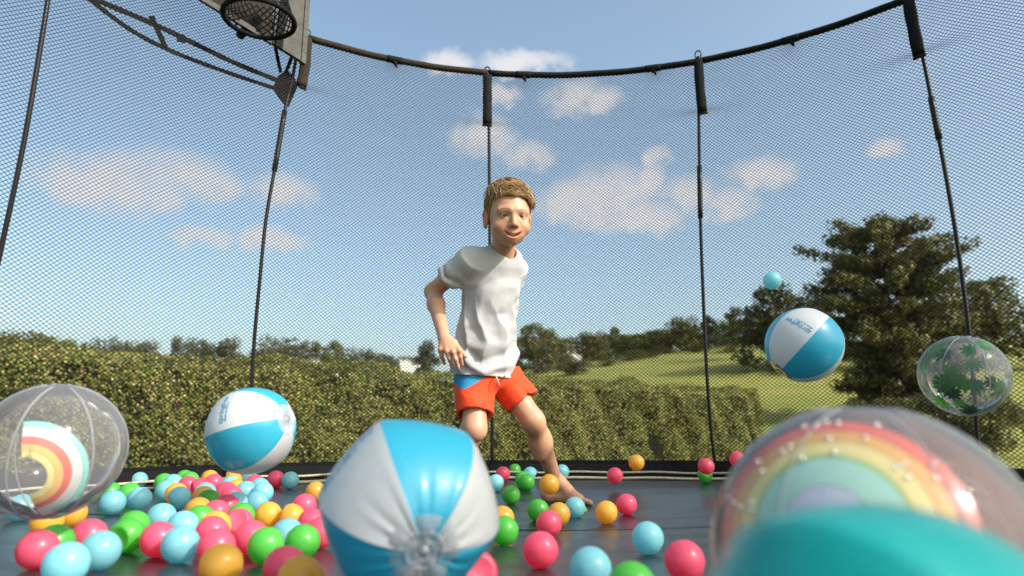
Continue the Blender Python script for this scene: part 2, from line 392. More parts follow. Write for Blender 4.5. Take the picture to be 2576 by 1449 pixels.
tree('small_tree', 1488, 833, 74, 85, 'round', 'olive', 2, 'bushy olive tree just right of the white house', G1)
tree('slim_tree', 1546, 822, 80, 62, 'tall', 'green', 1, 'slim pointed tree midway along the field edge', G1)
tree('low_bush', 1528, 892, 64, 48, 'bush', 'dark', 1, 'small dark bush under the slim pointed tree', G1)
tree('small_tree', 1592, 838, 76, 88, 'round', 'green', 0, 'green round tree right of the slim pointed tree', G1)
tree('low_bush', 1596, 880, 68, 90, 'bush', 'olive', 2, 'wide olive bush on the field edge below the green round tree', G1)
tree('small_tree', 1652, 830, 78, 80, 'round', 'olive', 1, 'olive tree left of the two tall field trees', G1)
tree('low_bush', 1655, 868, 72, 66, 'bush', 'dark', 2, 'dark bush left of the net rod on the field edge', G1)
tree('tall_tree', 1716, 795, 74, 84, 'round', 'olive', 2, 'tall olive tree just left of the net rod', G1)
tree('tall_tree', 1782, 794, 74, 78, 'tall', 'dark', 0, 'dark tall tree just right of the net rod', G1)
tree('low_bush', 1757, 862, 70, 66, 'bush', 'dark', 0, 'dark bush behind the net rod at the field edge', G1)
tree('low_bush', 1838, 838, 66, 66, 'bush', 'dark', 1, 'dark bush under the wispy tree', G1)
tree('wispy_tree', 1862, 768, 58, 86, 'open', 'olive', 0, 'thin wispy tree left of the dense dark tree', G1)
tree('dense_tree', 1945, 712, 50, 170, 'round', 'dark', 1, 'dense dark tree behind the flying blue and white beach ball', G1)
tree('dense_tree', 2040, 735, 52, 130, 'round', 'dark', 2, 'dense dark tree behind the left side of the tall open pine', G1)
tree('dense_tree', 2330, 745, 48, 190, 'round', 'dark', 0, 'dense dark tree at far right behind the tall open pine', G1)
tree('dense_tree', 2475, 700, 50, 210, 'round', 'olive', 1, 'olive tree farthest right beyond the field', G1)
tree('dense_tree', 2185, 780, 56, 140, 'round', 'olive', 2, 'olive tree standing behind the trunk of the tall pine', G1)
for i, (px, top, dist, w, leaf, lab) in enumerate([
    (1300, 842, 90, 90, 'olive', "olive tree peeping out behind the boy's right-hand side"), (1385, 838, 92, 90, 'green', 'green tree behind the gap between the rounded tree and the white house'),
    (1452, 846, 94, 90, 'olive', 'olive tree standing behind the white house'), (1518, 840, 95, 90, 'green', 'green tree behind the slim pointed tree, on its left'),
    (1570, 836, 95, 84, 'olive', 'olive tree behind the slim pointed tree, on its right'), (1625, 836, 94, 84, 'dark', 'dark tree behind the gap left of the two tall trees'),
    (1682, 826, 92, 84, 'green', 'green tree behind the left one of the two tall trees'), (1748, 818, 90, 80, 'olive', 'olive tree filling the gap between the two tall trees'),
    (1820, 806, 86, 90, 'green', 'green tree between the net rod and the wispy tree'), (1880, 795, 80, 90, 'olive', 'olive tree behind the wispy tree')]):
    tree('background_tree', px, top, dist, w, 'round', leaf, i, lab, G1)
G2 = 'distant trees above the hedge'
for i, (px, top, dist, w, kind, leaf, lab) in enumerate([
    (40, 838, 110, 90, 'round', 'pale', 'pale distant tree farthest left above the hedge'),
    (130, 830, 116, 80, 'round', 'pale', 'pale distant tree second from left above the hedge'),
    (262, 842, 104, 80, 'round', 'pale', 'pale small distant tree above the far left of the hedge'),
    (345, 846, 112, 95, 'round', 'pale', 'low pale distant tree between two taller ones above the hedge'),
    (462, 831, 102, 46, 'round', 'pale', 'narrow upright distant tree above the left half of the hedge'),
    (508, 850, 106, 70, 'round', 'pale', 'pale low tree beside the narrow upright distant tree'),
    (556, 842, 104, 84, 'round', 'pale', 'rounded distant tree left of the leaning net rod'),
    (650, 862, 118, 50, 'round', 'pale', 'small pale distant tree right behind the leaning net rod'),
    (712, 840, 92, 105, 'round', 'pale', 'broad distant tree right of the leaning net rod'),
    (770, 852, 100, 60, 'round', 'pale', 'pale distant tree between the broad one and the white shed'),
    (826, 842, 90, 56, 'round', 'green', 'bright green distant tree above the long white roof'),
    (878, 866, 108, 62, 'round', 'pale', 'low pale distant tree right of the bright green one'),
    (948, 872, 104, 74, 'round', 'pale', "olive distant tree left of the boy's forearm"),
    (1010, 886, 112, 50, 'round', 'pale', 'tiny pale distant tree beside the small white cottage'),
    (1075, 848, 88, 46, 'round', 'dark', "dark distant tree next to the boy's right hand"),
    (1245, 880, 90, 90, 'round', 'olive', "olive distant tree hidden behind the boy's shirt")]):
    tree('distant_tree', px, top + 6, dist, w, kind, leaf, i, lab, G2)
def build_pine():
    dist = 30.0; d = ray(2215, 548); zt = CAM[2] + dist * d[2] / d[1]; X = dist * d[0] / d[1]; zg = float(terrain_z(X, dist)); h = zt - zg
    root = empty('tall_pine', (X, dist, zg)); h *= .95; tag(root, 'tall open pine with tufted branches on the right', 'tree')
    r = np.random.default_rng(21); parts = []; C = []; Nn = []
    main = spline([(0, 0, -.2), (.05, 0, h * .35), (-.08, .05, h * .7), (.05, 0, h * .97)], 12)
    parts.append(tube(main, np.linspace(.20, .03, 12), 10))
    for z in np.linspace(.10, .985, 21):
        prof = 3.4 * (1 - ((z - .52) / .52) ** 2 * .72) if z < .75 else 3.4 * .87 * math.sqrt(max(0, 1 - ((z - .68) / .325) ** 2)) + .5
        if .24 < z < .36: prof *= .8
        nb = 8 if z < .85 else 6
        for k in range(nb):
            if r.random() < .07: continue
            a = k * 6.283 / nb + r.uniform(-.35, .35) + z * 9; ln = prof * r.uniform(.55, 1.12); zj = min(.985, max(.06, z + r.uniform(-.035, .035)))
            p0 = np.array([0, 0, zj * h]); up = r.uniform(-.05, .22) if z > .35 else r.uniform(-.25, .05)
            p2 = p0 + np.array([math.cos(a) * ln, math.sin(a) * ln, up * ln]); p1 = (p0 + p2) / 2 + np.array([0, 0, -.10 * ln])
            br = spline([p0, p1, p2], 6); parts.append(tube(br, np.linspace(.055, .012, 6), 5))
            for q in np.linspace(.38, 1.0, 6):
                c = br[0] * (1 - q) ** 2 + 2 * q * (1 - q) * p1 + q * q * p2
                n = 48; g = r.normal(size=(n, 3)); g /= np.linalg.norm(g, axis=1)[:, None]
                C.append(c + g * (np.array([.46, .46, .36]) * r.uniform(.35, 1, (n, 1)))); Nn.append(g)
    V, F = join(parts); link('trunk', smooth(mesh_np('pine_trunk', V, F)), root, M['bark'])
    V, F = leaf_quads(np.concatenate(C), .25, np.concatenate(Nn), .8, 2.0, 9)
    link('crown', mesh_np('pine_crown', V, F), root, M['leaf_olive'])
build_pine()
for i, (px, top, dist, w, lf, lab) in enumerate([(2120, 985, 22, 110, 'dark', 'dark low shrub at the foot of the tall pine, left one'), (2215, 968, 23, 130, 'olive', 'olive low shrub directly under the tall pine'),
        (2330, 955, 22, 150, 'dark', 'dark shrub under the right branches of the tall pine'), (2470, 930, 21, 170, 'olive', 'olive shrub farthest right below the trees')]):
    tree('low_shrub', px, top, dist, w, 'bush', lf, i, lab, 'shrubs under the tall pine')

# ------------------------------------------------------------------ far houses
M['house_wall'] = mat('house_wall', (.74, .74, .72), .7, .3, var=(2, .08)); M['house_roof'] = mat('house_roof', (.30, .31, .33), .55, .4, var=(3, .15))
M['house_glass'] = mat('house_glass', (.03, .04, .05), .1, .6)
def house(px, py, dist, w, hh, rz, label):
    d = ray(px, py); X = dist * d[0] / d[1]; zc = CAM[2] + dist * d[2] / d[1]; zg = min(float(terrain_z(X, dist)), zc - hh * .7)
    root = empty('white_house', (X, dist, zg)); root.rotation_euler = (0, 0, rz); tag(root, label, 'house', 'far white houses'); H = zc - zg + hh * .5; dp = w * .6
    link('wall', mesh_np('house_wall', *boxvf((0, 0, H / 2 - .3), (w, dp, H + .6))), root, M['house_wall'])
    e = .35; rt = H + hh * .35
    V = [(-w / 2 - e, -dp / 2 - e, H - .05), (w / 2 + e, -dp / 2 - e, H - .05), (w / 2 + e, dp / 2 + e, H - .05), (-w / 2 - e, dp / 2 + e, H - .05), (-w / 2 - e, 0, rt), (w / 2 + e, 0, rt)]
    V += [(x, y, z + .12) for x, y, z in V]
    F = [(0, 1, 5, 4), (3, 4, 5, 2), (6, 10, 11, 7), (9, 8, 11, 10), (0, 6, 7, 1), (2, 8, 9, 3), (0, 4, 10, 6), (4, 3, 9, 10), (1, 7, 11, 5), (5, 11, 8, 2)]
    link('roof', mesh_np('house_roof', V, F), root, M['house_roof'])
    gv = [(-w / 2, -dp / 2, H + .3)]
    for k in range(3):
        x = (k - 1) * w * .3; wn = link('window', mesh_np('window_pane', *boxvf((x, -dp / 2 - .02, H - hh * .45), (w * .13, .05, hh * .4))), root, M['house_glass'])
        link('sill', mesh_np('window_sill', *boxvf((x, -dp / 2 - .05, H - hh * .67), (w * .16, .12, .07))), wn, M['house_wall'])
house(1432, 886, 82, 2.6, 1.0, .3, 'white house half hidden by trees below the sky right of the boy')
house(806, 900, 96, 4.4, .8, -.2, 'long low white shed roofline above the hedge, left of the boy')
house(1032, 906, 98, 2.8, .7, .1, "small white cottage above the hedge by the boy's forearm")

# ------------------------------------------------------------------ trampoline
TC = np.array([.20, 1.20]); RIM_R = 2.22; RIM_Z = 2.15; MAT_R = 2.20; NET_B = 2.27
def mat_z(x, y):
    x = np.asarray(x, float); y = np.asarray(y, float)
    return -.052 * np.exp(-((x - .18) ** 2 + (y - 2.35) ** 2) / (2 * .62 ** 2)) - .012 * np.exp(-((x + .1) ** 2 + (y - 1.2) ** 2) / (2 * .7 ** 2))
def ray_cyl(px, py, R):
    d = ray(px, py); o = CAM[:2] - TC; a = d[0] ** 2 + d[1] ** 2; b = o[0] * d[0] + o[1] * d[1]; c = o @ o - R * R
    return CAM + d * (-b + math.sqrt(b * b - a * c)) / a
def ray_z(px, py, z):
    d = ray(px, py); return CAM + d * (z - CAM[2]) / d[2]
def polar(ang, R, z): return np.array([TC[0] + R * math.cos(ang), TC[1] + R * math.sin(ang), z])
tramp = empty('trampoline', (*TC, -.95)); TO = np.array([*TC, -.95])
tag(tramp, 'round black trampoline with tall net enclosure and dark jumping mat', 'trampoline')
def tpart(name, VF, m, parent=None, sm=True):
    V, F = VF; me = mesh_np(name, np.asarray(V, float) - TO, F if isinstance(F, np.ndarray) else F)
    if sm: smooth(me)
    return link(name, me, parent or tramp, m)
def build_mat():
    rs = np.concatenate([np.linspace(0, MAT_R - .02, 46), [MAT_R]]); na = 120; a = np.arange(na) * 2 * math.pi / na
    X = TC[0] + rs[:, None] * np.cos(a); Y = TC[1] + rs[:, None] * np.sin(a)
    Z = mat_z(X, Y) + .0025 * np.sin(Y * 31 + 2 * np.sin(X * 2.1)) * np.exp(-((X - .2) ** 2 + (Y - 2) ** 2) / .9)
    V = np.stack([X, Y, Z], -1).reshape(-1, 3)
    i, j = np.meshgrid(np.arange(len(rs) - 1), np.arange(na), indexing='ij'); j2 = (j + 1) % na
    F = np.stack([i * na + j, (i + 1) * na + j, (i + 1) * na + j2, i * na + j2], -1).reshape(-1, 4)
    m, nt, b = newmat('jumping_mat'); N, L = nt.nodes, nt.links; tc = N.new('ShaderNodeTexCoord')
    b.inputs['Specular IOR Level'].default_value = .55
    mp = N.new('ShaderNodeMapping'); mp.inputs['Scale'].default_value = (.8, 9, 1); L.new(tc.outputs['Object'], mp.inputs[0])
    nz = N.new('ShaderNodeTexNoise'); nz.inputs['Scale'].default_value = 1.6; nz.inputs['Detail'].default_value = 5; L.new(mp.outputs[0], nz.inputs['Vector'])
    cr = N.new('ShaderNodeValToRGB'); e = cr.color_ramp.elements; e[0].position = .35; e[0].color = (.015, .018, .021, 1); e[1].position = .7; e[1].color = (.030, .034, .038, 1)
    L.new(nz.outputs[0], cr.inputs[0])
    du = N.new('ShaderNodeTexNoise'); du.inputs['Scale'].default_value = 140; du.inputs['Detail'].default_value = 2; L.new(tc.outputs['Object'], du.inputs['Vector'])
    dr = N.new('ShaderNodeMapRange'); dr.inputs[1].default_value = .72; dr.inputs[2].default_value = .8; L.new(du.outputs[0], dr.inputs[0])
    mx = N.new('ShaderNodeMix'); mx.data_type = 'RGBA'; L.new(dr.outputs[0], mx.inputs[0]); L.new(cr.outputs[0], mx.inputs[6]); mx.inputs[7].default_value = (.12, .12, .11, 1)
    L.new(mx.outputs[2], b.inputs['Base Color'])
    rr = N.new('ShaderNodeMapRange'); rr.inputs[3].default_value = .20; rr.inputs[4].default_value = .42; L.new(nz.outputs[0], rr.inputs[0]); L.new(rr.outputs[0], b.inputs['Roughness'])
    wv = N.new('ShaderNodeTexWave'); wv.inputs['Scale'].default_value = 60; wv.bands_direction = 'DIAGONAL'; L.new(tc.outputs['Object'], wv.inputs['Vector'])
    b1 = N.new('ShaderNodeBump'); b1.inputs['Strength'].default_value = .05; b1.inputs['Distance'].default_value = .002; L.new(wv.outputs['Fac'], b1.inputs['Height'])
    b2 = N.new('ShaderNodeBump'); b2.inputs['Strength'].default_value = .22; b2.inputs['Distance'].default_value = .01; L.new(nz.outputs[0], b2.inputs['Height']); L.new(b1.outputs[0], b2.inputs['Normal'])
    L.new(b2.outputs[0], b.inputs['Normal'])
    mo = tpart('jumping_mat', (V, F), m)
    for y0 in (.55, 2.05):                     # stitched seams of the mat cloth
        hw = math.sqrt(MAT_R ** 2 - (y0 - TC[1]) ** 2) - .05; xs = np.linspace(TC[0] - hw, TC[0] + hw, 60); VV = []
        for x in xs:
            for dy, dz in ((-.009, .0005), (-.006, .0009), (.006, .0009), (.009, .0005)):
                VV.append((x, y0 + dy, float(mat_z(x, y0 + dy)) + dz + .003))
        FF = [(i * 4 + k, i * 4 + k + 1, (i + 1) * 4 + k + 1, (i + 1) * 4 + k) for i in range(59) for k in range(3)]
        me = smooth(mesh_np('seam', np.array(VV) - TO, FF)); link('seam', me, mo, m)
build_mat()
def ring_pts(R, z, n=220, wob=0, sag=True):
    out = []
    for k in range(n):
        a = k * 2 * math.pi / n; p = polar(a, R + wob * (math.sin(a * 23) + .6 * math.sin(a * 61 + 1)), z)
        if sag: p[2] += float(mat_z(p[0], p[1])) * (1 if R < 2.25 else .5)
        p[2] += wob * .6 * math.sin(a * 37 + 2); out.append(p)
    return np.array(out)
tpart('edge_rope', tube(ring_pts(MAT_R - .015, .009, 260, .003), .0075, 6, True), M['rope'])
tpart('edge_rope', tube(ring_pts(MAT_R + .045, .030, 260, .004), .006, 6, True), M['rope'])
def band(profile, n=200, sag=1.0):
    V = []; k = len(profile)
    for i in range(n):
        a = i * 2 * math.pi / n
        for R, z in profile:
            p = polar(a, R, z); p[2] += sag * float(mat_z(p[0], p[1])); V.append(p)
    F = [(i * k + j, ((i + 1) % n) * k + j, ((i + 1) % n) * k + (j + 1) % k, i * k + (j + 1) % k) for i in range(n) for j in range(k)]
    return V, F
tpart('edge_band', band([(MAT_R - .004, -.006), (MAT_R + .02, .012), (NET_B - .015, .020), (NET_B + .004, .085), (NET_B + .014, .085), (NET_B + .02, -.02), (MAT_R + .0, -.02)]), M['black_fabric'])
tpart('frame_ring', tube(ring_pts(2.36, -.42, 120, 0, False), .03, 10, True), M['steel'])
for k in range(8):
    a = k * math.pi / 4 + .2; p = polar(a, 2.36, -.42); q = polar(a, 2.42, -.93)
    tpart('leg', tube([p, (p + q) / 2, q], .028, 10), M['steel'])
ROD_PX = [
 [(752, 104), (735, 200), (718, 270), (690, 430), (668, 560), (652, 720), (640, 850), (633, 975), (628, 1185)],
 [(1228, 192), (1230, 315), (1232, 600), (1236, 900), (1238, 1178)],
 [(1757, 152), (1758, 285), (1761, 500), (1765, 640), (1776, 900), (1788, 1070), (1800, 1183)],
 [(2287, 2), (2320, 135), (2346, 265), (2372, 400), (2405, 590), (2432, 790), (2452, 990), (2466, 1185)]]
ROD_ANG = []
for k, px in enumerate(ROD_PX):
    c = [ray_cyl(x, y, NET_B + .035 - .05 * (1185 - y) / 1100) for x, y in px]; ROD_ANG.append(math.atan2(c[0][1] - TC[1], c[0][0] - TC[0]))
    lo = c[-1].copy(); lo[2] = -.40; lo[:2] += (lo[:2] - TC) * .03
    pts = spline(c + [lo], 40); tpart('net_rod', tube(pts, .0088, 8), M['rod'])
    if k in (0, 2, 3):
        i0 = 9; tpart('rod_joint', tube(pts[i0:i0 + 5], .0135, 8), M['rod'])
step = (ROD_ANG[0] - ROD_ANG[3]) / 3
for k in (-5, -4, -3, -2, -1, 4, 5, 6):
    a = ROD_ANG[0] - step * k
    if a > math.pi * 1.25 + .1: continue
    pts = spline([polar(a, RIM_R + .02, RIM_Z), polar(a, RIM_R + .035, 1.3), polar(a, NET_B + .06, .6), polar(a, NET_B + .05, 0), polar(a, 2.36, -.40)], 24); tpart('net_rod', tube(pts, .0088, 8), M['rod']); ROD_ANG.append(a)
ROD_ALL = sorted(ROD_ANG)
# top ring, in lengths between the rods
RIM_PT = {k: math.atan2(*(ray_cyl(x, y, RIM_R) - np.array([*TC, 0]))[[1, 0]]) for k, (x, y) in enumerate([(778, 92), (1226, 188), (1757, 152), (2285, -3)])}
A0 = [RIM_PT[0] + step * k for k in (4, 3, 2, 1)] + [RIM_PT[k] for k in range(4)] + [RIM_PT[3] - step * k for k in range(1, 5)]
for i in range(len(A0) - 1):
    a = np.linspace(A0[i], A0[i + 1], 26); pts = np.array([polar(t, RIM_R, RIM_Z + .001 * math.sin(t * 40)) for t in a])
    tpart('top_ring', tube(pts, .0172 + .0004 * np.sin(np.arange(26) * 2.1), 12), M['brown_weave'] if i in (3, 4) else M['black_fabric'])  # left lengths browner: sunlit tone of the weave put into the colour
CLIP_PX = [(992, 158), (1316, 198), (1643, 174), (1990, 112)]
CLIP_ANG = [math.atan2(*(ray_cyl(x, y, RIM_R) - np.array([*TC, 0]))[[1, 0]]) for x, y in CLIP_PX]
for i, ca in enumerate(CLIP_ANG):
    a = np.linspace(ca - .018, ca + .018, 7); tpart('ring_cuff', tube([polar(t, RIM_R, RIM_Z) for t in a], .0195, 12), M['black_fabric'])
    tpart('net_tie', tube([polar(ca, RIM_R - .003, RIM_Z - .012), polar(ca - .004, RIM_R - .004, RIM_Z - .028), polar(ca - .006, RIM_R - .002, RIM_Z - .045)], [.014, .009, .003], 7), M['black_fabric'])
# sleeves over the rod tops
SLEEVES = [[(772, 96), (768, 160), (758, 216)], [(1226, 190), (1226, 250), (1226, 311)], [(1757, 150), (1760, 210), (1767, 281)], [(2284, -4), (2297, 66), (2312, 138)]]
for k, s in enumerate(SLEEVES):
    pts = spline([ray_cyl(x, y, RIM_R - .004) for x, y in s], 9); T, A, B = frames(pts); rad = (pts[:, :2] - TC) / RIM_R; V = []
    for i, p in enumerate(pts):
        n = np.array([rad[i][0], rad[i][1], 0]); n /= np.linalg.norm(n); t = np.cross(n, T[i]); w = .0245 * (1 + .05 * math.sin(i * 1.9 + k))
        for u, v in ((-1, -.4), (-.8, -1), (.8, -1), (1, -.4), (1, .4), (.8, 1), (-.8, 1), (-1, .4)): V.append(p + t * u * w + n * v * .014)
    F = [(i * 8 + j, i * 8 + (j + 1) % 8, (i + 1) * 8 + (j + 1) % 8, (i + 1) * 8 + j) for i in range(8) for j in range(8)] + [tuple(range(8))[::-1], tuple(64 + j for j in range(8))]
    sl = tpart('rod_sleeve', (V, F), M['brown_weave'] if k == 0 else M['black_fabric'])
    pb = pts[-1]; nb = np.array([*rad[-1], 0]); tb = np.cross(nb / np.linalg.norm(nb), T[-1])
    tpart('frayed_end', tube([pb - tb * .026 + T[-1] * .012, pb + T[-1] * .004, pb + tb * .026 + T[-1] * (.012 if k else -.006)], [.006, .011, .006], 7), M['brown_weave'], sl)
    if k < 3:                                                     # ring hook above the tube
        c = pts[0] + np.array([0, 0, .030 if k else .03]); n = np.array([*rad[0], 0]); t = np.array([-n[1], n[0], 0]); t /= np.linalg.norm(t)
        loop = [c + .016 * (math.cos(q) * t + 1.35 * math.sin(q) * np.array([0, 0, 1])) for q in np.linspace(0, 2 * math.pi, 15)[:-1]]
        tpart('ring_hook', tube(loop, .0042, 6, True), M['rod'], sl)
        tpart('hook_foot', tube([c - [0, 0, .014], c - [0, 0, .03]], [.011, .015], 8), M['rod'], sl)

def net_surface(s, v):
    """s = angle, v = 0 (mat) .. 1 (top ring)"""
    z0 = .075; R = NET_B - .004 - (NET_B - RIM_R) * v - .02 * np.sin(v * math.pi) * (1 + .3 * np.sin(s * 9))
    # gathers at the ties and at the sleeves
    for ca in CLIP_ANG:
        g = np.exp(-((s - ca) / .055) ** 2 - ((1 - v) / .055) ** 2); s = s + (ca - s) * .62 * g; v = v + (1 - v) * .35 * g
    for k, sl in enumerate(SLEEVES):
        p = ray_cyl(*sl[-1], RIM_R); sa = math.atan2(p[1] - TC[1], p[0] - TC[0]); sv = (p[2] - z0) / (RIM_Z - .01 - z0)
        g = np.exp(-((s - sa) / .075) ** 2 - ((v - sv) / .030) ** 2); v = v + (sv - v) * .55 * g
    s = s + .004 * np.sin(v * 9 + s * 6); v = v + .006 * np.sin(s * 11) * np.sin(v * math.pi)
    z = z0 + (RIM_Z - .008 - z0) * v
    x = TC[0] + R * np.cos(s); y = TC[1] + R * np.sin(s)
    return np.stack([x, y, z + mat_z(x, y) * (1 - v)], -1)
def net_arc(a0, a1, cw, ch, rad, prism):
    ni = int(round((a1 - a0) * NET_B / cw)) * 2; nj = int(round(2.08 / ch)) * 2
    i, j = np.meshgrid(np.arange(ni + 1), np.arange(nj + 1), indexing='ij'); s = a0 + (a1 - a0) * i / ni; v = j / nj
    Pm = net_surface(s, v); idx = np.stack([i, j], -1).reshape(-1, 2); par = (idx.sum(1) % 2 == 0) & (idx[:, 0] < ni); idx = idx[par]
    up = idx[idx[:, 1] < nj]; dn = idx[idx[:, 1] > 0]
    A = np.concatenate([Pm[up[:, 0], up[:, 1]], Pm[dn[:, 0], dn[:, 1]]]); B = np.concatenate([Pm[up[:, 0] + 1, up[:, 1] + 1], Pm[dn[:, 0] + 1, dn[:, 1] - 1]])
    D = B - A; n = np.zeros_like(A); n[:, :2] = (A[:, :2] - TC); n /= np.linalg.norm(n, axis=1)[:, None]; S = np.cross(D, n); S /= np.linalg.norm(S, axis=1)[:, None] + 1e-9
    m = len(A)
    if prism:
        offs = [n * rad, (-.5 * n + .87 * S) * rad, (-.5 * n - .87 * S) * rad]
        V = np.stack([A + o for o in offs] + [B + o for o in offs], 1).reshape(-1, 3); b = np.arange(m)[:, None] * 6
        F = np.concatenate([b + [0, 1, 4, 3], b + [1, 2, 5, 4], b + [2, 0, 3, 5]])
    else:
        V = np.stack([A - S * rad, A + S * rad, B + S * rad, B - S * rad], 1).reshape(-1, 3); F = np.arange(m * 4).reshape(m, 4)
    return V, F
def build_net():
    parts = [net_arc(RAD(30), RAD(156), .0205, .0168, .00128, True), net_arc(RAD(-58), RAD(30), .0205, .0168, .00165, False), net_arc(RAD(156), RAD(222), .0205, .0168, .00165, False)]
    V, F, o = [], [], 0
    for v, f in parts: V.append(v); F.append(f + o); o += len(v)
    ob = tpart('safety_net', (np.concatenate(V), np.concatenate(F)), M['net'], None, False); ob['kind'] = 'stuff'
build_net()

# ------------------------------------------------------------------ basketball hoop hung on the ring
def build_hoop():
    a1 = RIM_PT[0]; a0 = a1 + step; p1 = polar(a1, RIM_R - .02, 0); p0 = polar(a0, RIM_R - .02, 0); u = (p0 - p1); u /= np.linalg.norm(u); n = np.array([-u[1], u[0], 0])
    if n[:2] @ (TC - p1[:2]) < 0: n = -n                            # towards the inside
    def onp(px, py, off=0.0):
        q = p1 + n * off; d = ray(px, py); t = ((q - CAM) @ n) / (d @ n); return CAM + d * t
    W = lambda uu, z, off=0.0: p1 + u * uu + n * off + np.array([0, 0, z])
    br = onp(764, 160, .03); zb = br[2]; u0 = (br - p1) @ u; q = onp(505, 0, .03); u1 = (q - p1) @ u; zb1 = q[2]
    O = W(u0, zb); root = empty('basketball_hoop', tuple(O)); tag(root, 'dark soft basketball hoop and backboard strapped to the net ring, upper left', 'basketball hoop')
    def hp(name, VF, m, parent=None, sm=False):
        V, F = VF; me = mesh_np(name, np.asarray(V, float) - O, F)
        if sm: smooth(me)
        return link(name, me, parent or root, m)
    zlow = lambda uu: zb + (zb1 - zb) * (uu - u0) / (u1 - u0)
    ztop = zb + .75; WD = u1 + .28
    def slab(c4, th, off):
        c = [np.array(x) + n * off for x in c4]; V = [x - n * th / 2 for x in c] + [x + n * th / 2 for x in c]
        return V, [(0, 1, 2, 3), (7, 6, 5, 4), (0, 4, 5, 1), (1, 5, 6, 2), (2, 6, 7, 3), (3, 7, 4, 0)]
    def quad(ua, ub, ha, hb, off, th=.012):                        # heights above the slanted lower edge
        return slab([W(ua, zlow(ua) + ha), W(ub, zlow(ub) + ha), W(ub, zlow(ub) + hb), W(ua, zlow(ua) + hb)], th, off)
    hp('side_panel', quad(u0 + .022, u0 + .165, .0, .80, .03, .02), M['grey_fabric'])
    hp('edge_trim', quad(u0 - .004, u0 + .020, -.006, .80, .032, .026), M['grey_fabric'])
    hp('lower_trim', quad(u0 + .17, WD, -.004, .022, .03, .016), M['grey_fabric'])
    hp('mesh_panel', quad(u0 + .17, WD, .024, .80, .02, .008), M['brown_weave'])
    hp('patch', quad(u0 - .002, u0 + .05, .34, .46, .046, .006), M['black_fabric'])
    hp('strap', slab([W(u0 + .125, zlow(u0 + .125) - .01), W(u0 + .16, zlow(u0 + .16) - .01), W(u0 + .115, zb + .8), W(u0 + .085, zb + .8)], .006, .052), M['black_fabric'])
    # hoop ring reaching into the trampoline, with its hanging net
    c = onp(652, 48, .17); R = .15
    rp = [c + R * (math.cos(t) * u + math.sin(t) * n) for t in np.linspace(0, 2 * math.pi, 41)[:-1]]
    hr = hp('hoop_ring', tube(rp, .011, 10, True), M['black_fabric'], None, True)
    hp('bracket', tube([c - n * R, c - n * R * 1.28, onp(652, 48, .03) + np.array([0, 0, .01])], [.018, .02, .022], 8), M['black_fabric'], None, True)
    cords = []
    for k in range(22):
        for sg in (1, -1):
            pts = [c + np.array([0, 0, .13 * t]) + (R * (1 - .30 * t)) * (math.cos(k * 2 * math.pi / 22 + sg * t * 1.3) * u + math.sin(k * 2 * math.pi / 22 + sg * t * 1.3) * n) for t in np.linspace(0, 1, 8)]
            cords.append(tube(pts, .0030, 4))
    V, F = join(cords); o = hp('hoop_net', (V, F), M['black_fabric'], hr); o['kind'] = 'stuff'
    # gusset and straps outside the net that carry it
    E_ = -.075
    g = [onp(x, y, E_) for x, y in [(686, 222), (700, 190), (722, 176), (742, 200), (748, 218), (736, 245), (726, 268), (714, 262)]]
    V = [x - n * .004 for x in g] + [x + n * .004 for x in g]; k = len(g)
    hp('gusset', (V, [tuple(range(k)), tuple(range(k, 2 * k))[::-1]] + [(i, (i + 1) % k, k + (i + 1) % k, k + i) for i in range(k)]), M['black_fabric'])
    def strap(pts, w, name='carry_strap', off=E_):
        c = spline([onp(x, y, off) for x, y in pts], 4 * len(pts)); T, A, B = frames(c); V = []
        for i, p in enumerate(c):
            s = np.cross(T[i], n); s /= np.linalg.norm(s); ww = w * (1 + .12 * math.sin(i * 2.3))
            for x, y in ((-1, -.15), (1, -.15), (1, .15), (-1, .15)): V.append(p + s * x * ww + n * y * .02)
        m = len(c); F = [(i * 4 + j, i * 4 + (j + 1) % 4, (i + 1) * 4 + (j + 1) % 4, (i + 1) * 4 + j) for i in range(m - 1) for j in range(4)] + [(0, 1, 2, 3), tuple((m - 1) * 4 + j for j in (3, 2, 1, 0))]
        hp(name, (V, F), M['black_fabric'])
    strap([(702, 204), (590, 158), (480, 105), (390, 62), (262, 8), (205, -18)], .011)
    strap([(690, 222), (560, 178), (430, 128), (330, 76), (235, 6), (190, -30)], .009)
    strap([(380, 40), (404, 92), (418, 124)], .011, 'cross_strap')
    strap([(454, 86), (456, 106)], .017, 'buckle', E_ + .004)
    strap([(690, 100), (697, 140), (706, 182)], .008, 'hanger_strap', -.05)
    strap([(735, 140), (726, 165), (718, 184)], .008, 'hanger_strap', -.05)
    strap([(768, 130), (762, 160), (756, 214)], .013, 'hanger_strap', -.03)
build_hoop()

